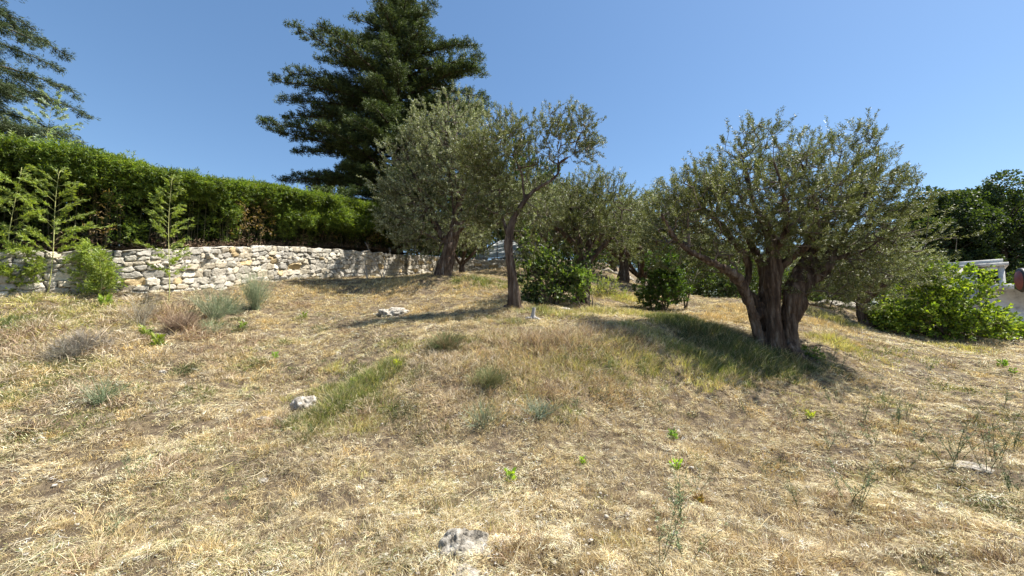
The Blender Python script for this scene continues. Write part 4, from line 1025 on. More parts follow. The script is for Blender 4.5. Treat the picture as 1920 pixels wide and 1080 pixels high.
# ---------------------------------------------------------------- feathery bamboo plants
def bamboo(base, height, reach, seed, label, nb=22, z0=.18, cols=((.26, .33, .07), (.34, .40, .11), (.18, .25, .06)), leaf=(.075, .015), per=12, lean=(.02, 0), group='young bamboo plants', flat=1.0, name='bamboo_plant'):
    r = rng(seed); base = np.array(base, float)
    root = empty(name, base, label, 'bamboo', group)
    mb = MB(); t = np.linspace(0, 1, 14)
    st = np.stack([lean[0] * height * t ** 1.5 + .05 * np.sin(t * 5 + seed), lean[1] * height * t ** 1.5, height * t], 1); st[0, 2] = -.1
    mb.tube(st, np.interp(t, [0, 1], [.013, .003]), 6, col=(.42, .42, .16))
    LP, LD = [], []
    for i in range(nb):
        u = z0 + (1 - z0) * (i + r.uniform(0, .8)) / nb
        p0 = np.array([np.interp(u, t, st[:, j]) for j in range(3)])
        az = (0.5 if i % 2 else math.pi + .5) + r.normal(0, .75 * flat)
        Lb = reach * (1 - .75 * u ** 1.5) * r.uniform(.45, 1.2) * min(1, .5 + 2 * (u - z0))
        hz = np.array([math.cos(az), math.sin(az), 0]); e = r.uniform(.2, .75) + .3 * u
        tt = np.linspace(0, 1, 6); br = p0 + hz * (tt * Lb * math.cos(e))[:, None] + np.array([0, 0, 1.]) * (tt * Lb * math.sin(e) * (1 - .22 * tt))[:, None]
        mb.tube(br, np.interp(tt, [0, 1], [.005, .0015]), 4, col=(.38, .40, .14))
        m_ = int(Lb / .045) + 3
        q = r.uniform(.12, 1.0, m_); bp = np.array([np.interp(q, tt, br[:, j]) for j in range(3)]).T
        bd = nrm(hz * .8 + np.array([0, 0, .4])); 
        LP.append(bp); LD.append(np.tile(bd, (m_, 1)))
    LP = np.concatenate(LP); LD = np.concatenate(LD); k = np.repeat(np.arange(len(LP)), per); N = len(k)
    sd = nrm(LD + rdir(r, len(LP)) * (.55 if flat < 2 else 1.0))
    b = LP[k] + sd[k] * r.uniform(0, .09 if flat < 2 else .14, N)[:, None]
    ld = nrm(sd[k] + rdir(r, N) * .65)
    cc = np.array(cols)[r.integers(0, len(cols), N)]
    link('stem', mb.mesh('stem', True), M['stem'], root)
    link('foliage', mesh_np('foliage', *leaves(b, ld, rdir(r, N), leaf[0] * r.uniform(.6, 1.2, N), leaf[1], cc, .25, seed)), M['bamboo_leaf'], root)
    return root
p = GP(88, 552); print('bamboo', p)
bamboo(p, 3.0, 1.25, 101, 'tall feathery bamboo cane with a yellow stem before the left end of the wall', nb=30)
p = GP(313, 566); print('bamboo', p)
bamboo(p, 3.3, .95, 102, 'narrow feathery bamboo with upswept side shoots before the middle of the hedge', nb=34, lean=(-.03, 0))
p = GP(8, 552); bamboo(p, 3.0, 1.2, 103, 'feathery bamboo cut off by the left edge of the photo', nb=20)
p = GP(-70, 556); bamboo(p, 3.1, 1.2, 104, 'bamboo just outside the left edge with shoots reaching in', nb=20)
p = GP(160, 552); bamboo(p, 1.25, .6, 105, 'low bushy bamboo shoots in front of the wall, right of the yellow cane', nb=46, z0=.02, flat=2.5)
p = GP(185, 556); bamboo(p, 1.0, .5, 107, 'low bamboo clump hiding the wall face by its first big blocks', nb=40, z0=.02, flat=2.5)
p = GP(30, 552); bamboo(p, 1.0, .7, 106, 'dense low bamboo thicket at the foot of the wall in the left corner', nb=70, z0=.02, flat=2.5, per=16)
q = P(95, 182, 11.5); zb_ = P(95, 460, 11.5)[2]
bamboo((q[0], 11.5, zb_), q[2] - zb_, 1.3, 108, 'pale bluish feathery tip rising above the hedge below the drooping cedar', nb=34, z0=.3, cols=((.30, .38, .30), (.38, .45, .36)), leaf=(.08, .016), per=12)

# ---------------------------------------------------------------- shrubs
def shrub(name, base, lobes_, n_att, seed, label, leaf, per, cols, stems=6, sprig=.2, leafmat='broad_leaf', group=None, cat='shrub', shell=.4, up=.3, h=.6, spreadr=.6, gmin=.05, twig_r=.004, colp=None):
    r = rng(seed); base = np.array(base, float); limbs = []
    for i in range(stems):
        a = 2 * math.pi * i / stems + r.uniform(-.3, .3); c, rd_ = lobes_[i % len(lobes_)][:2]
        tgt = base * .45 + c * .55; tgt = tgt + np.array([math.cos(a), math.sin(a), 0]) * spreadr * .4
        limbs.append(spline(np.array([[base[0] + .08 * math.cos(a), base[1] + .08 * math.sin(a), base[2] - .15, .03], [*(base * .6 + tgt * .4 + np.array([.1 * math.cos(a), .1 * math.sin(a), 0])), .02], [*tgt, .012]]), 4))
    if colp is None: colp = [1 / len(cols)] * len(cols)
    return make_tree(name, base, limbs, lobes_, n_att, seed, label, cat=cat, group=group, leaf=leaf, per=per, sprig=sprig, cols=cols, colp=colp, leafmat=leafmat,
                     bark='twig', up=up, twig_r=twig_r, step=.2, shell=shell, gmin=gmin, tube_k=6)
GRN = ((.08, .14, .03), (.12, .19, .04), (.20, .28, .06))
p = GP(1242, 583); Ds = float(p[1]); print('laurel', p)
shrub('laurel_shrub', p, [lobe(1240,505,Ds,34,42,.55), lobe(1232,545,Ds,38,36,.6), lobe(1262,540,Ds,32,32,.5), lobe(1252,478,Ds,16,24,.3,.7)], 900, 111, 'dense glossy green shrub standing alone on the bank left of the huge olive', (.075, .034), 22, ((.045, .085, .02), (.07, .12, .028), (.13, .19, .045)), sprig=.15)
p = GP(1775, 632); Ds = float(p[1]); print('fig', p)
FIG = ((.14, .21, .035), (.26, .34, .05), (.42, .48, .09), (.08, .12, .025))
shrub('fig_shrub', p, [lobe(1768,538,Ds,54,38,1.2), lobe(1715,590,Ds,52,32,1.1), lobe(1803,600,Ds,42,30,1.1), lobe(1778,612,Ds,86,24,1.3), lobe(1758,506,Ds,20,14,.5,1.5), lobe(1872,620,Ds,38,22,1.0), lobe(1678,602,Ds,22,20,.8)], 1500, 112,
      'broad bright yellow-green leafy shrub spreading before the white building', (.11, .06), 15, FIG, stems=12, sprig=.2, spreadr=1.6)
p = GP(1035, 573); Ds = float(p[1]) ; print('bush', p)
shrub('bramble_bush', p, [lobe(1010,500,Ds,42,42,.7), lobe(1050,530,Ds+.3,50,36,.8,1.2), lobe(1020,545,Ds,40,26,.6), lobe(985,475,Ds,22,28,.4,.6), lobe(1075,505,Ds+.2,28,34,.5,.8), lobe(975,455,Ds+.2,16,20,.3,.5)], 480, 113,
      'tangled leafy green bush with dark gaps right of the slender trunk', (.10, .06), 11, ((.05, .085, .022), (.085, .13, .035), (.24, .29, .13), (.035, .055, .018)), sprig=.3, stems=8, shell=.6)
p = GP(1095, 575) + np.array([0, -.5, 0]); p[2] = H(p[0], p[1]); Ds = float(p[1])
shrub('bramble_bush', p, [lobe(1088,530,Ds,22,22,.35), lobe(1070,555,Ds,30,18,.4)], 110, 114, 'small leafy sucker growth around the foot of the middle-sized olive', (.08, .04), 10, ((.14, .22, .05), (.24, .31, .09)), sprig=.18, stems=5)
p = GP(1521, 672); Ds = float(p[1]); print('suckers', p)
shrub('olive_suckers', p, [lobe(1520,662,Ds,20,14,.2), lobe(1535,672,Ds,12,10,.15), lobe(1508,668,Ds,12,10,.12)], 150, 115, 'low leafy sprouts at the right foot of the huge split olive trunk', (.035, .016), 16, GRN, sprig=.07, gmin=.0, twig_r=.002, spreadr=.2)
p = GP(1135, 556); Ds = float(p[1])
shrub('bramble_bush', p, [lobe(1128,535,Ds,26,18,.6), lobe(1150,555,Ds,24,14,.5)], 160, 116, 'low yellow-green bush on the bank right of the middle-sized olive', (.06, .025), 12, ((.24, .28, .08), (.32, .34, .12)), sprig=.18, stems=5)
# distant greenery: behind the trunks, and beyond the crest
bgd = [(1340, 19, 1.2, 1.0, 'shaded bush at the crest left of the huge trunk, nearer the glossy shrub'), (1385, 17.5, 1.0, 1.0, 'shaded bush at the crest directly left of the huge trunk'),
       (1300, 22, 1.1, 1.2, 'dark bush behind the thin double stems on the crest'), (1545, 20, 1.0, .9, 'dark bush right of the huge trunk above the rubble wall'),
       (1690, 20, 1.2, 1.0, 'dark bush between the pale round olive and the yellow-green shrub'), (862, 28.5, 1.6, 1.5, 'leafy bush beside the glasshouse'),
       (830, 26, 1.5, 1.5, 'sunlit bush on the wall top between the two leaning trunks'), (785, 24.5, 1.7, 1.7, 'dark bush at the right end of the hedge'),
       (1190, 40, 1.6, 1.2, 'far bush on the pale hillside'), (1100, 26, 1.5, 1.2, 'bush in deep shade behind the middle-sized olive'), (1460, 21, 1.3, 1.0, 'bush seen between the huge olive trunk and its left bough')]
pp = at_px(1340, 19)
proto = shrub('broadleaf_bush', pp, [(pp + np.array([0, 0, 1.0]), np.array([1.1, 1.1, .9])), (pp + np.array([.7, .3, .7]), np.array([.8, .8, .65])), (pp + np.array([-.7, 0, .8]), np.array([.8, .8, .7])), (pp + np.array([0, .2, 1.7]), np.array([.7, .7, .5]))],
              420, 117, bgd[0][4], (.11, .05), 14, ((.04, .065, .022), (.065, .10, .03), (.12, .15, .055)), sprig=.25, group='background bushes', stems=7)
bgd += [(905, 33, 2.2, 2.0, 'tall bush behind the left part of the glasshouse roof'), (965, 34, 2.4, 2.0, 'tall bush behind the right part of the glasshouse roof'), (1040, 33, 2.0, 1.9, 'tall bush far behind the tangled leafy bush')]
for px, D, s_, sz, lab in bgd[1:]:
    copy_tree(proto, at_px(px, D) - np.array([0, 0, .05]), px * .37, (s_, s_, s_ * sz), lab, 'background bushes')

# ---------------------------------------------------------------- forest on the right
def forest_tree(seed, label, loc, hgt=15, wid=4.4):
    r = rng(seed); base = np.array(loc, float)
    root = empty('oak_tree', base, label, 'tree', 'dark wood on the right')
    mb = MB(); mb.tube(spline(np.array([[0, 0, -.5, .5], [.2, 0, 3, .34], [-.1, .2, 7, .25], [.1, 0, hgt * .8, .1]]), 4)[:, :3], np.interp(np.arange(13), [0, 12], [.5, .1]), 8)
    cents = []
    for i in range(46):
        z = hgt * r.uniform(.22, .97); w = wid * np.interp(z / hgt, [.2, .4, .7, .9, 1.], [.75, 1, .9, .55, .15])
        a = r.uniform(0, 2 * math.pi); q = w * math.sqrt(r.uniform(.15, 1)); c = np.array([math.cos(a) * q, math.sin(a) * q, z])
        cents.append((c, r.uniform(.8, 1.5)))
        mb.tube(np.array([[0, 0, z * .75], c * np.array([.5, .5, .93]), c]), [.09, .06, .03], 4)
    link('trunk', mb.mesh('trunk', True), M['dark_bark'], root)
    N = 22000; wi = np.array([c[1] ** 2 for c in cents]); k = r.choice(len(cents), N, p=wi / wi.sum())
    cc = np.array([c[0] for c in cents])[k]; rr = np.array([c[1] for c in cents])[k]
    d = rdir(r, N); d[:, 2] = d[:, 2] * .8 + .1
    p = cc + d * (rr * r.uniform(.55, 1.05, N) ** .6)[:, None]
    p += (np.stack([noise3(p[:, 0] * 2, p[:, 1] * 2, p[:, 2] * 2, j) for j in (4, 5, 6)], 1) - .5) * .7
    col = np.array(((.035, .055, .022), (.055, .08, .03), (.085, .115, .04)))[r.choice(3, N, p=[.35, .4, .25])]
    link('crown', mesh_np('crown', *leaves(p, nrm(d + rdir(r, N)), rdir(r, N), .3 * r.uniform(.6, 1.2, N), .17, col, .25, seed)), M['broad_leaf'], root)
    return root
tA = forest_tree(121, 'dark evergreen oak at the left end of the wood', at_px(1735, 47))
tB = forest_tree(122, 'round-topped dark evergreen oak second from the left of the wood', at_px(1785, 45), 16)
fl = [(tA, 1838, 47, 1.0, 1.06, 'dark oak of the wood above the middle of the white building'), (tB, 1890, 45, 2.2, 1.07, 'tall dark oak of the wood above the red tank'),
      (tA, 1945, 47, 3.0, 1.05, 'dark oak of the wood at the right edge of the photo'), (tB, 2010, 45, 4.0, 1.0, 'dark oak of the wood beyond the right edge'),
      (tA, 1765, 56, 5.0, 1.05, 'dark oak in the back row left, filling between the first two'), (tB, 1812, 57, .4, 1.1, 'dark oak in the back row, its top between the second and third'),
      (tA, 1865, 57, 1.4, 1.16, 'tallest oak top in the back row over the roof end'), (tB, 1925, 58, 2.9, 1.15, 'dark oak in the back row near the right edge'),
      (tA, 1700, 52, 2.5, .82, 'lower dark oak left of the wood, half behind the huge olive')]
for src, px, D, rz, s_, lab in fl:
    copy_tree(src, at_px(px, D), rz, s_, lab, 'dark wood on the right')
for src, px, D, rz, s_, lab in [(tA, 1040, 52, .3, .55, 'distant dark tree low above the bushes, left of centre gap'), (tB, 1130, 60, 1.3, .55, 'distant tree closing the top of the pale hillside'), (tA, 1230, 50, 2.3, .6, 'distant tree behind the glossy shrub'),
                              (tB, 1310, 46, 3.3, .6, 'distant tree left behind the huge olive'), (tA, 1390, 50, 4.3, .65, 'distant tree directly behind the huge olive bough'), (tB, 1470, 46, 5.3, .6, 'distant tree behind the split trunk'), (tA, 1555, 48, .9, .65, 'distant tree right of the split trunk'), (tB, 1630, 50, 1.9, .75, 'distant tree above the pale round olive'), (tA, 960, 48, 3.9, .5, 'distant tree behind the glasshouse')]:
    copy_tree(src, at_px(px, D), rz, s_, lab, 'distant trees beyond the crest')
for i, (px, D, lab) in enumerate([(1830, 34, 'dark undergrowth bush behind the white building'), (1905, 33, 'dark undergrowth bush behind the red tank'), (1760, 34, 'dark undergrowth bush left of the white roof'), (1970, 32, 'dark undergrowth bush past the right edge')]):
    copy_tree(proto, at_px(px, D), i * 1.3, (2.6, 1.6, 2.2), lab, 'background bushes')

# ---------------------------------------------------------------- rocks, stump, dead stems
def rock(px, py, size, seed, label, sink=.35, flat=.6, name='rock', mat='rock', yaw=0., group='pale rocks in the grass', dense=64):
    r = rng(seed); c = GP(px, py)
    u = np.linspace(0, 2 * np.pi, dense, endpoint=False); v = np.linspace(0.001, np.pi - .001, dense // 2)
    U_, V_ = np.meshgrid(u, v); d = np.stack([np.cos(U_) * np.sin(V_), np.sin(U_) * np.sin(V_), np.cos(V_)], -1)
    rr = 1 + .55 * (noise3(d[..., 0] * 1.6, d[..., 1] * 1.6, d[..., 2] * 1.6, seed) - .5) + .35 * (noise3(d[..., 0] * 4, d[..., 1] * 4, d[..., 2] * 4, seed + 1) - .5) + .16 * (noise3(d[..., 0] * 10, d[..., 1] * 10, d[..., 2] * 10, seed + 2) - .5) + .08 * (noise3(d[..., 0] * 22, d[..., 1] * 22, d[..., 2] * 22, seed + 2) - .5)
    p_ = d * rr[..., None] * np.array([size, size * .8, size * flat]); ny_, nx_ = U_.shape
    idx = np.arange(nx_ * ny_).reshape(ny_, nx_); idr = np.roll(idx, -1, 1)
    Fq_ = np.stack([idx[:-1], idx[1:], idr[1:], idr[:-1]], -1).reshape(-1, 4)
    c[2] += size * flat * (1 - 2 * sink) * .5
    o = link(name, mesh_np(name, p_.reshape(-1, 3), Fq_, smooth=True), M[mat], origin=c); o.rotation_euler = (0, 0, yaw)
    return tag(o, label, 'rock', group)
rock(872, 1032, .15, 201, 'rounded grey-white rock with black lichen at the bottom centre', sink=.42, flat=.7)
rock(870, 1082, .10, 202, 'pale rock cut off by the bottom edge below the rounded one', sink=.45, flat=.4)
rock(735, 590, .42, 203, 'broad weathered outcrop on the bench left of the slender olive', sink=.62, flat=.5)
rock(572, 765, .15, 204, 'bright jagged rock at the left end of the tall green grass', sink=.3, flat=.9, yaw=.6)
rock(492, 790, .085, 205, 'small light stone left of the tall green grass', sink=.35, flat=.5, yaw=.4)
rock(522, 792, .07, 206, 'small stone between the light one and the tall green grass', sink=.4, flat=.6)
rock(493, 905, .045, 207, 'little pinkish-white stone alone in the cut straw', sink=.3, flat=.7)
rock(305, 700, .05, 208, 'little white stone on the left slope', sink=.3, flat=.7)
rock(1825, 878, .17, 209, 'flat cream stone showing through the grass at the right', sink=.66, flat=.3)
rock(1060, 582, .13, 210, 'white stone left of a pair before the middle-sized olive', sink=.4, flat=.5)
rock(1098, 584, .12, 211, 'white stone right of a pair before the middle-sized olive', sink=.4, flat=.5)
rock(1765, 1075, .03, 214, 'tiny pale stone near the bottom edge on the right', sink=.4)
for i, (px, py, s_, lab) in enumerate([(1548,573,.28,'grey boulder at the left end of the low rubble wall'), (1568,576,.34,'grey boulder second from the left in the low rubble wall'), (1590,579,.38,'grey boulder in the middle of the low rubble wall'), (1612,583,.32,'grey boulder fourth along the low rubble wall'), (1634,586,.3,'grey boulder at the right end of the low rubble wall')]):
    pz = at_px(px, 16.5); r_ = rock(px, py, s_, 220 + i, lab, flat=.7, group='low rubble wall', dense=40); r_.location = (pz[0], pz[1], pz[2] + .12)
for i, (px, D, s_) in enumerate([(1180, 23, .3), (1195, 23.3, .26), (1210, 23.6, .3), (1140, 24, .35), (1152, 25, .3)]):
    pz = at_px(px, D); r_ = rock(px, 540, s_, 240 + i, 'pale boulder on the far bank, ' + ['just right of the dark olive trunk', 'second right of the dark olive trunk', 'third right of the dark olive trunk', 'farthest left of the group', 'left of the dark trunk, behind another'][i], group='boulders on the far bank', dense=32); r_.location = (pz[0], pz[1], pz[2] + .05)

M['dead'] = rough_mat('dead_wood', [(.3, (.22, .20, .18)), (.6, (.50, .47, .43)), (.8, (.66, .63, .58))], scale=9, stretch=(2, 2, .4), bump=.8, bump_scale=25)
p = GP(1000, 598); Dq = float(p[1])
stl = [spline(np.array([[p[0], p[1], p[2] - .1, .07], [p[0], p[1], p[2] + .12, .055], [p[0] + .02, p[1], p[2] + .26, .05]]), 5),
       spline(np.array([[p[0], p[1], p[2] + .0, .06], [p[0] + .08, p[1] - .08, p[2] + .0, .05], [p[0] + .16, p[1] - .16, p[2] - .04, .03]]), 5),
       spline(np.array([[p[0], p[1], p[2] + .0, .05], [p[0] - .12, p[1] - .05, p[2] + .02, .04], [p[0] - .2, p[1] - .05, p[2] - .04, .025]]), 5)]
m_ = gnarl('tree_stump', stl, p, .009, 55, amp=.01, k=10, furrow=22)
o = link('tree_stump', m_, M['dead'], origin=p); tag(o, 'short bleached grey stump with roots, right of the slender olive', 'stump')

def twiggy(px, py, height, seed, label, n=5, spread=.35, col=(.55, .5, .42), name='dead_plant', cat='dead plant', group=None, r0=.008, fork=3, straight=False, tipleaf=0, loc=None, lcol=(.2, .25, .12), curve=.12):
    r = rng(seed); c = GP(px, py) if loc is None else np.array(loc, float); mb = MB(); ends = []
    for i in range(n):
        a = r.uniform(0, 2 * math.pi); d = nrm(np.array([math.cos(a) * spread, math.sin(a) * spread, 1.0])) * height * r.uniform(.6, 1.05)
        t = np.linspace(0, 1, 7); sw = rdir(r, 1)[0] * height * curve * (0.3 if straight else 1)
        pts_ = d * t[:, None] + sw * (t * t)[:, None] + np.array([math.cos(a), math.sin(a), 0]) * .02; pts_[0, 2] = -.04
        mb.tube(pts_, np.interp(t, [0, 1], [r0, r0 * .35]), 5, col=col)
        ends.append(pts_)
        for j in range(fork):
            k = r.integers(2, 6); b = pts_[k]; e = nrm(d / np.linalg.norm(d) + rdir(r, 1)[0] * .9) * height * r.uniform(.12, .32)
            e[2] = abs(e[2]); q = b + e * np.linspace(0, 1, 4)[:, None]
            mb.tube(q, [r0 * .5, r0 * .4, r0 * .3, r0 * .2], 4, col=col); ends.append(q)
    if tipleaf:
        E = np.concatenate(ends); k = r.integers(0, len(E), tipleaf * n); b = E[k] + rdir(r, len(k)) * .01
        v, f, cc = leaves(b, nrm(rdir(r, len(k)) + np.array([0, 0, .6])), rdir(r, len(k)), .022 + .01 * r.uniform(size=len(k)), .005, np.array(lcol), .3, seed)
        mb.add(v, f, cc)
    o = link(name, mb.mesh(name), M['stem'], origin=c)
    return tag(o, label, cat, group)
twiggy(718, 523, 1.6, 301, 'bare bleached dead plant with forked branches before the right end of the wall', n=4, spread=.55, fork=4, r0=.018, col=(.42, .38, .33))
twiggy(690, 526, 1.0, 302, 'smaller bare dead stalks left of the forked dead plant by the wall', n=3, spread=.35, fork=2, r0=.013, col=(.38, .34, .30))
p = GP(1285, 580); twiggy(0, 0, 1.5, 303, 'thin double-stemmed sapling on the crest behind the glossy shrub', n=2, spread=.22, fork=3, r0=.035, col=(.16, .13, .10), loc=p, name='sapling', cat='sapling')

# broom and other wiry plants on the left
def broom(px, py, height, n, seed, label, col=((.22, .27, .15), (.31, .33, .21), (.15, .19, .09)), spread=.7, name='broom_shrub', group='wiry shrubs on the left slope', cat='shrub', r0=.0035):
    r = rng(seed); c = GP(px, py); V = []; c = c.copy()
    d = nrm(np.stack([r.normal(0, spread, n), r.normal(0, spread, n), np.ones(n)], 1)) * (height * r.uniform(.5, 1.1, n))[:, None]
    a = np.stack([r.normal(0, .05, n), r.normal(0, .05, n), np.full(n, -.03)], 1); m1 = a + d * .5 + rdir(r, n) * .03; e = a + d + rdir(r, n) * .05
    cc = np.array(col)[r.integers(0, len(col), n)]; parts = []
    for s0, s1, ra_, rb_ in ((a, m1, r0, r0 * .8), (m1, e, r0 * .8, r0 * .4)):
        v, f = frusta(s0, s1, np.full(n, ra_), np.full(n, rb_), 3); parts.append((v, f, np.repeat(cc, 6, 0)))
    k = np.repeat(np.arange(n), 5); t = r.uniform(.35, .95, len(k))[:, None]; b = a[k] + d[k] * t
    e2 = b + nrm(d[k] / height + rdir(r, len(k)) * .6) * (height * r.uniform(.08, .3, len(k)))[:, None]
    v, f = frusta(b, e2, np.full(len(k), r0 * .6), np.full(len(k), r0 * .3), 3); parts.append((v, f, np.repeat(cc[k], 6, 0)))
    o = link(name, mesh_np(name, *join(*parts)), M['stem'], origin=c)
    return tag(o, label, cat, group)
broom(478, 580, 1.1, 170, 311, 'grey-green wiry broom standing before the middle of the wall', spread=.3)
broom(402, 600, .85, 150, 312, 'bluish wiry broom with splayed stems left of the taller one', spread=.6)
broom(395, 630, .42, 60, 313, 'small bluish broom below the splayed one', spread=.7)
broom(190, 755, .42, 55, 314, 'sparse bluish wiry plant low on the left slope', spread=.8)
broom(440, 590, .65, 80, 315, 'grey wiry broom between the two larger ones', spread=.6)
broom(160, 655, .4, 380, 316, 'wide grey-brown dried shrub on the left slope', col=((.30, .26, .21), (.22, .19, .15), (.38, .34, .28)), spread=1.3)
broom(130, 670, .36, 300, 321, 'dark grey dried shrub next to the wide one on the left slope', col=((.24, .21, .17), (.16, .15, .10), (.36, .33, .27)), spread=1.2)
broom(340, 625, .5, 380, 317, 'brown dead shrub left of the splayed broom', col=((.22, .15, .10), (.32, .24, .16), (.14, .095, .065)), spread=.7)
broom(265, 610, .75, 60, 318, 'dark thin-stemmed dried plant before the narrow bamboo', col=((.2, .17, .12), (.3, .27, .2)), spread=.5)
broom(835, 660, .4, 260, 319, 'dark green spiky tussock on the mound left of centre', col=((.16, .20, .08), (.10, .12, .05), (.3, .22, .12)), spread=.8, name='tussock', cat='tussock', group='tussocks on the mound')
broom(915, 725, .32, 200, 320, 'olive-green tussock low on the mound below the slender olive', col=((.17, .20, .08), (.24, .22, .10)), spread=.8, name='tussock', cat='tussock', group='tussocks on the mound')
broom(1010, 780, .28, 60, 322, 'blue-green wiry tussock in front of the mound', col=((.2, .26, .18), (.28, .3, .2)), spread=.8, name='tussock', cat='tussock', group='tussocks on the mound')
broom(905, 800, .36, 45, 323, 'thin wispy tussock at the foot of the mound', col=((.2, .24, .15), (.34, .3, .18)), spread=.6, name='tussock', cat='tussock', group='tussocks on the mound')
for i, (px, py, h_) in enumerate([(140,590,.5),(155,600,.45),(235,600,.55),(275,588,.5),(405,575,.5),(820,610,.45)]):
    pass

# wiry weeds over the right foreground
r = rng(400); kinds = []
for v in range(5):
    c = GP(1500 + v * 80, 850)
    kinds.append(None)
spots = [(1500,950,.34),(1590,945,.42),(1608,950,.44),(1480,800,.30),(1640,840,.5),(1680,800,.5),(1700,790,.45),(1780,880,.55),(1795,868,.5),(1848,885,.55),(1870,870,.5),(1900,845,.5),
         (1620,790,.4),(1730,760,.35),(1760,740,.4),(1820,740,.35),(1880,760,.4),(1560,760,.35),(1400,780,.25),(1280,985,.5),(1305,930,.3),(1235,1060,.45),(1290,1060,.4),(1740,700,.4),(1560,670,.5),(1575,690,.45),(1585,720,.35),
         (1850,700,.35),(1650,720,.3),(1900,930,.4),(1440,900,.3),(1700,880,.3),(1550,850,.35),(1130,760,.3),(1080,770,.3),(1140,700,.35),(1060,690,.4),(1210,640,.35),(250,900,.3),(440,970,.28),(205,1010,.3),(910,790,.35),(1820,800,.4),(1895,800,.4),(1660,770,.4),(1590,830,.35)]
where = lambda px, py: ('near the bottom edge' if py > 920 else 'in the foreground' if py > 820 else 'half-way up the slope' if py > 730 else 'on the far part of the field' if px > 1300 else 'on the mound')
protos = {}
zones = [('near the bottom edge', lambda x, y: y > 895), ('level with the flat cream stone', lambda x, y: 815 < y <= 895), ('just uphill of the flat cream stone', lambda x, y: 735 < y <= 815), ('on the mound and far field', lambda x, y: y <= 735)]
ords = ['leftmost', 'second from the left', 'third from the left', 'fourth from the left', 'fifth from the left', 'sixth from the left', 'seventh from the left', 'eighth from the left', 'ninth from the left', 'tenth from the left', 'eleventh from the left', 'twelfth from the left', 'thirteenth from the left', 'fourteenth from the left', 'fifteenth from the left', 'sixteenth from the left', 'seventeenth from the left', 'eighteenth from the left', 'nineteenth from the left', 'twentieth from the left']
def weed_label(i):
    px, py, _ = spots[i]
    for zn, f_ in zones:
        if f_(px, py):
            row_ = sorted(k for k, q in enumerate(spots) if f_(q[0], q[1])); row_.sort(key=lambda k: (spots[k][0], spots[k][1]))
            return 'wiry weed, ' + ords[row_.index(i)] + ' ' + zn
for i, (px, py, h_) in enumerate(spots):
    lab = weed_label(i)
    v = i % 6
    if v not in protos:
        o = twiggy(px, py, 0.45, 410 + v, lab, n=3 + v % 3, spread=.45, fork=4, r0=.0028, col=(.08, .10, .04), straight=False, tipleaf=60, name='wild_weed', cat='weed', group='wiry weeds in the dry grass', curve=.25)
        protos[v] = o
    else:
        o = protos[v].copy(); COL.objects.link(o); o.location = GP(px, py)
    s_ = h_ / .45 * .9; o.scale = (s_, s_, s_); o['label'] = lab; o.rotation_euler = (0, 0, i * 1.7)

# fresh green sprouts
def sprout(px, py, size, seed, label, col=((.26, .40, .05), (.34, .46, .08)), n=44, lw=.42):
    r = rng(seed); c = GP(px, py); az = r.uniform(0, 2 * np.pi, n); u = r.uniform(.1, 1, n)
    b = np.stack([np.cos(az) * .3 * size * u, np.sin(az) * .3 * size * u, size * r.uniform(.0, .75, n)], 1)
    d = nrm(np.stack([np.cos(az) * .8, np.sin(az) * .8, np.full(n, .9)], 1) + rdir(r, n) * .4); L = size * .42 * r.uniform(.6, 1.1, n)
    lv = leaves(b, d, rdir(r, n), L, L * lw, np.array(col)[r.integers(0, len(col), n)], .2, seed)
    st = frusta(np.tile([[0, 0, -.02]], (n, 1)), b, np.full(n, .0018), np.full(n, .0012), 3)
    o = link('sprout', mesh_np('sprout', *join(lv, (st[0], st[1], np.tile(np.array([[.3, .36, .1]]), (len(st[0]), 1))))), M['broad_leaf'], origin=c)
    return tag(o, label, 'sprout', 'green sprouts in the dry grass')
sprout(958, 905, .14, 501, 'bright lime-green leafy sprout just above the rounded rock')
sprout(1268, 885, .13, 502, 'brightest lime-green sprout at the start of the wiry weeds')
sprout(1262, 825, .13, 503, 'darker green round-leaved sprout above the brightest one', col=((.12, .22, .05), (.18, .28, .08)), n=60)
sprout(1093, 872, .09, 504, 'tiny yellow-green sprout between the two brightest ones')
sprout(1880, 690, .2, 505, 'green sprout out on the field near the right edge', col=((.16, .26, .05), (.24, .34, .08)))
sprout(1900, 702, .15, 506, 'lower green sprout beside the one near the right edge', col=((.2, .3, .06), (.28, .38, .1)))
sprout(295, 650, .25, 507, 'yellow-green leafy sprout on the left slope right of the dried shrub', col=((.22, .28, .05), (.3, .34, .08)), n=70)
sprout(272, 632, .25, 508, 'green leafy sprout uphill of the yellow-green one', col=((.18, .24, .05), (.26, .3, .08)), n=60)
sprout(515, 673, .14, 509, 'small bright green sprout beside the bench path', col=((.2, .34, .06), (.26, .38, .08)))
sprout(745, 690, .14, 510, 'yellow flowering sprout at the top end of the tall green grass', col=((.42, .46, .08), (.5, .5, .1)))
sprout(665, 725, .14, 511, 'yellowish sprout in the middle of the tall green grass', col=((.36, .42, .1), (.42, .46, .12)))
sprout(1520, 785, .12, 512, 'yellow-green low sprout in the right foreground', col=((.34, .38, .06), (.4, .42, .1)))
sprout(1310, 948, .10, 513, 'brown dried sprout beside the wiry weed at the bottom', col=((.24, .15, .08), (.3, .2, .1)), n=80)
sprout(455, 620, .2, 514, 'green sprout under the bluish brooms', col=((.16, .24, .05), (.24, .3, .08)))
sprout(570, 598, .2, 515, 'green sprout on the bench left of the weathered outcrop', col=((.18, .24, .06), (.26, .3, .08)))
sprout(195, 575, .3, 516, 'green leafy sprout before the low bamboo clump', col=((.18, .26, .05), (.26, .32, .08)), n=80)

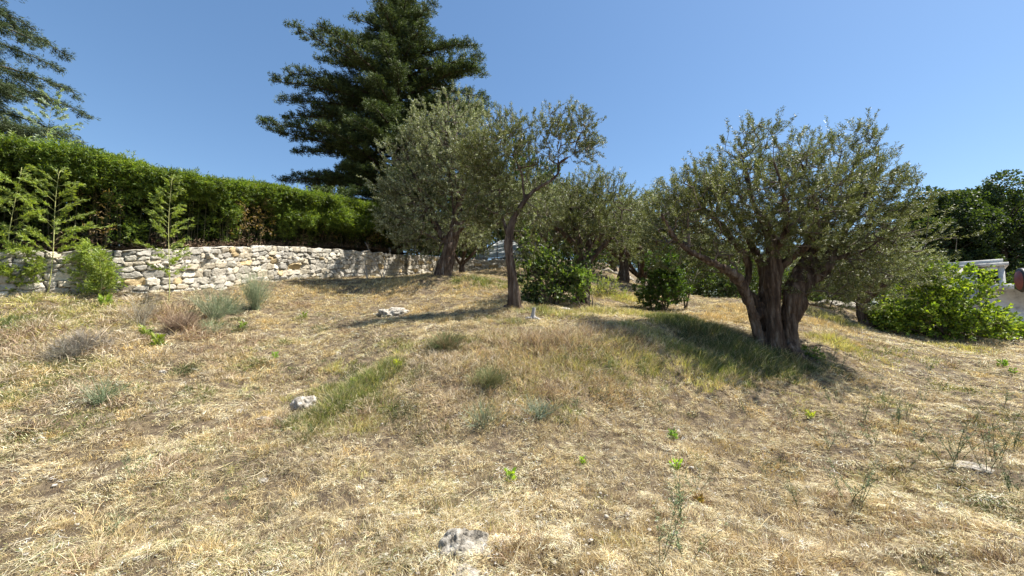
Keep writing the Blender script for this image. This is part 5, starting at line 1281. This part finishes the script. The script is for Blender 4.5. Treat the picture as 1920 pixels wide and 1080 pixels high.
# ---------------------------------------------------------------- glasshouse and fence
M['glass'] = bpy.data.materials.new('glass_pane'); M['glass'].use_nodes = True
gb = M['glass'].node_tree.nodes['Principled BSDF']; gb.inputs['Base Color'].default_value = (.45, .5, .5, 1); gb.inputs['Roughness'].default_value = .25; gb.inputs['Alpha'].default_value = .7
M['white_sheet'] = rough_mat('weathered_white_sheet', [(.3, (.50, .52, .50)), (.7, (.74, .76, .74))], scale=1.5, stretch=(1, 6, 1), bump=.2)
M['grey_frame'] = rough_mat('grey_frame', [(.3, (.34, .35, .35)), (.7, (.48, .49, .48))], scale=4, bump=.1)
M['dark_metal'] = rough_mat('dark_metal', [(.3, (.03, .03, .028)), (.7, (.07, .065, .06))], scale=8, bump=.1, rough=.5)
Dg = 25.6
q0, q1, q2, q3 = P(886, 487, Dg), P(1016, 474, Dg), P(1016, 440, Dg + 3.2), P(938, 452, Dg + 3.2)
zf = float(H(q1[0], Dg)) - .1; og = np.array([(q0[0] + q1[0]) / 2, Dg + 1.5, zf])
root = empty('glasshouse', og, 'small white-roofed glasshouse behind the stone wall, half hidden by the slender trunk', 'glasshouse')
up_ = np.array([0, 0, .04]); q = np.array([q0, q1, q2, q3])
roof_ = link('roof', mesh_np('roof', np.concatenate([q, q + up_]) - og, [[0, 3, 2, 1], [4, 5, 6, 7], [0, 1, 5, 4], [1, 2, 6, 5], [2, 3, 7, 6], [3, 0, 4, 7]]), M['white_sheet'], root)
mbr = MB()
for t in np.linspace(0, 1, 8):
    mbr.tube([q0 + (q1 - q0) * t + up_ - og, q3 + (q2 - q3) * t + up_ - og], .022, 4)
for t in (0, .33, .66, 1): mbr.tube([q0 + (q3 - q0) * t + up_ - og, q1 + (q2 - q1) * t + up_ - og], .02, 4)
link('rib', mbr.mesh('rib'), M['grey_frame'], roof_)
mb = MB()
for t in np.linspace(.02, .98, 8):
    c = q0 + (q1 - q0) * t; mb.tube([np.array([c[0], Dg + .05, zf]) - og, c + [0, .05, -.02] - og], .03, 4)
    c = q3 + (q2 - q3) * t; mb.tube([np.array([c[0], Dg + 3.15, zf]) - og, c + [0, -.05, -.02] - og], .03, 4)
for hh in (-.04, -.6): mb.tube([q0 - og + [0.05, .05, hh], q1 - og + [0, .05, hh]], .025, 4)
for t in (.02, .98):
    c0 = q0 + (q1 - q0) * t; c1 = q3 + (q2 - q3) * t
    mb.tube([np.array([c0[0], Dg + .05, zf + .1]) - og, np.array([c1[0], Dg + 3.15, zf + .1]) - og], .03, 4)
link('frame', mb.mesh('frame'), M['grey_frame'], root)
for t0, t1 in ((.31, .43), (.45, .57), (.59, .71), (.73, .85)):
    a = q0 + (q1 - q0) * t0; b = q0 + (q1 - q0) * t1
    w_ = np.array([[a[0], Dg + .1, zf], [b[0], Dg + .1, zf], [b[0], Dg + .1, b[2] - .06], [a[0], Dg + .1, a[2] - .06]])
    link('pane', mesh_np('pane', np.concatenate([w_, w_ + [0, .012, 0]]) - og, [[0, 1, 2, 3], [7, 6, 5, 4], [0, 4, 5, 1], [1, 5, 6, 2], [2, 6, 7, 3], [3, 7, 4, 0]]), M['glass'], root)
# fence along the wall top
fz = [(770,20.6),(811,22.2),(858,23.4),(907,24.0),(932,24.5),(975,25.1),(1010,25.7)]
root = empty('wire_fence', (*at_px(860, 21.2)[:2], float(H(at_px(860, 21.2)[0], 21.2))), 'thin dark wire fence on the sunlit stone wall', 'fence')
of = np.array(root.location)
tops = []
for px, D in fz:
    x = (px - 960) / F * D; zb_ = P(px, 486, D)[2] - .3; m1 = MB(); m1.tube(np.array([[x, D, zb_], [x, D, zb_ + 1.45]]) - of, .024, 6)
    link('post', m1.mesh('post'), M['dark_metal'], root); tops.append((x, D, zb_))
m1 = MB()
for hgt in (.4, .65, .9, 1.15, 1.4):
    m1.tube(np.array([[a, b, c + hgt] for a, b, c in tops]) - of, .005, 3, caps=False)
link('wire', m1.mesh('wire'), M['dark_metal'], root)
# sagging brown tarpaulin edge
t = np.linspace(0, 1, 12); a = P(888, 484, 25.4); b = P(906, 484, 25.4)
line = a + (b - a) * t[:, None] - np.array([0, 0, .35]) * (np.sin(t * np.pi))[:, None]
V = np.concatenate([line, line + [0, .1, .14]]); i_ = np.arange(11)
V = np.concatenate([V, V + np.array([0, .02, .01])])
Fq_ = np.concatenate([np.stack([i_, i_ + 1, i_ + 13, i_ + 12], 1), np.stack([i_ + 36, i_ + 37, i_ + 25, i_ + 24], 1)])
org = V.mean(0); M['tarp'] = rough_mat('tarpaulin', [(.3, (.32, .22, .15)), (.7, (.5, .38, .28))], scale=5)
tag(link('tarpaulin', mesh_np('tarpaulin', V - org, Fq_, smooth=True), M['tarp'], origin=org), 'sagging brownish cloth hanging at the left eave of the glasshouse', 'tarpaulin')

# ---------------------------------------------------------------- white building on the right
D_r, D_l = 20.0, 21.5
pr = P(1882, 487, D_r); pl = P(1772, 497, D_l)
zt = (pr[2] + pl[2]) / 2; ux = nrm(np.array([pr[0] - pl[0], pr[1] - pl[1]])); Lf = float(np.hypot(pr[0] - pl[0], pr[1] - pl[1]))
nv_ = np.array([ux[1], -ux[0]])
if nv_ @ np.array([-1, -.3]) < 0: nv_ = -nv_
bz = float(H(pr[0], pr[1])) - .3; ang = math.atan2(ux[1], ux[0]); dn = -nv_
root = empty('white_building', (*pr[:2], bz), 'small ruined whitewashed concrete building with a flat roof and one dark opening', 'building')
ob_ = np.array([*pr[:2], bz])
def bbox(mb_, u0, u1, v0, v1, z0, z1):
    """u along the facade from its right end leftwards, v back from the facade"""
    c = pr[:2] - ux * (u0 + u1) / 2 + dn * (v0 + v1) / 2
    mb_.box(np.array([c[0], c[1], (z0 + z1) / 2]) - ob_, (abs(u1 - u0), abs(v1 - v0), z1 - z0), ang, col=(1, 1, 1))
M['plaster2'] = M['plaster']
def zof(py, D=20.4): return P(1850, py, D)[2]
z_lint = zof(508); z_sill = zof(566); z_slab0 = zof(500); z_slab1 = zof(494)
mw = MB(); o0, o1 = .22, .92
k_ = Lf / 126.0   # metres of facade per photo pixel, roughly
bbox(mw, 0, o0, 0, .2, bz, z_slab0); bbox(mw, o1, Lf + .6, 0, .2, bz, z_slab0); bbox(mw, o0, o1, .003, .197, z_lint, z_slab0); bbox(mw, o0, o1, .003, .197, bz, z_sill)
bbox(mw, 0, .2, .2, 2.6, bz, z_slab0); bbox(mw, Lf + .4, Lf + .6, .2, 2.6, bz, z_slab0); bbox(mw, 0, Lf + .6, 2.6, 2.8, bz, z_slab0)
wall_ = link('wall', mw.mesh('wall'), M['plaster'], root)
mr_ = MB(); bbox(mr_, -.14, Lf + .8, -.14, 2.95, z_slab0 + .002, z_slab1); bbox(mr_, .02, Lf + .55, .02, 2.75, z_slab1 + .002, zof(487))
link('roof', mr_.mesh('roof'), M['plaster'], root)
mf = MB(); bbox(mf, o0 + .002, o0 + .05, .05, .12, z_sill, z_lint); bbox(mf, o1 - .05, o1 - .002, .05, .12, z_sill, z_lint); bbox(mf, o0 + .05, o1 - .05, .05, .12, z_sill + .28, z_sill + .31)
link('window_frame', mf.mesh('window_frame'), M['dark_metal'], root)
def profile(name, pts2, v0, v1, mat='plaster'):
    m_ = MB()
    q = [np.array([*(pr[:2] - ux * u + dn * v0), z]) - ob_ for u, z in pts2]; q2 = [np.array([*(pr[:2] - ux * u + dn * v1), z]) - ob_ for u, z in pts2]
    n_ = len(q); V = np.array(q + q2); f = [[i, (i + 1) % n_, (i + 1) % n_ + n_, i + n_] for i in range(n_)]
    f += [[0, i, i + 1, min(i + 2, n_ - 1)] for i in range(1, n_ - 2, 2)]; f += [[n_, n_ + min(i + 2, n_ - 1), n_ + i + 1, n_ + i] for i in range(1, n_ - 2, 2)]
    m_.add(V, f, (1, 1, 1)); return link(name, m_.mesh(name), M[mat], root)
zq = lambda py: zof(py, 19.5)
profile('parapet', [(-2.4, bz), (1.0, bz), (1.0, zq(552)), (.55, zq(541)), (-.25, zq(543)), (-.6, zq(556)), (-1.0, zq(558)), (-2.4, zq(585))], -.62, -.40)
mc = MB(); bbox(mc, -.2, .6, -.70, -.32, zq(542), zq(532)); bbox(mc, -.95, -.62, -.66, -.36, zq(560), zq(547))
link('coping', mc.mesh('coping'), M['plaster'], root)
# red tank
M['red'] = rough_mat('faded_red_paint', [(.3, (.20, .06, .05)), (.7, (.32, .11, .09))], scale=3, bump=.1, rough=.5)
tc_ = P(1948, 524, 25); t = np.linspace(-1, 1, 15); axd = nrm(np.array([.8, -.6, 0.]))
rootb = empty('red_tank', tc_ - [0, 0, .55], 'faded red round tank with a dark rim beside the white building', 'tank')
m1 = MB(); m1.tube(np.array([axd * a * 1.0 + [0, 0, .55] for a in t]), .75 * np.sqrt(np.clip(1 - np.abs(t) ** 6, .02, 1)), 24); link('barrel', m1.mesh('barrel', True), M['red'], rootb)
m1 = MB(); m1.tube(np.array([axd * a + [0, 0, .55] for a in (-.8, -.62)]), [.77, .78], 24); link('rim', m1.mesh('rim', True), M['dark_metal'], rootb)
m1 = MB()
for a in (-.6, .6):
    m1.box(axd * a + [0, 0, -.4 - .5], (.2, .8, 1.4 + .9), math.atan2(axd[1], axd[0]))
link('stand', m1.mesh('stand'), M['plaster'], rootb)
print('done')
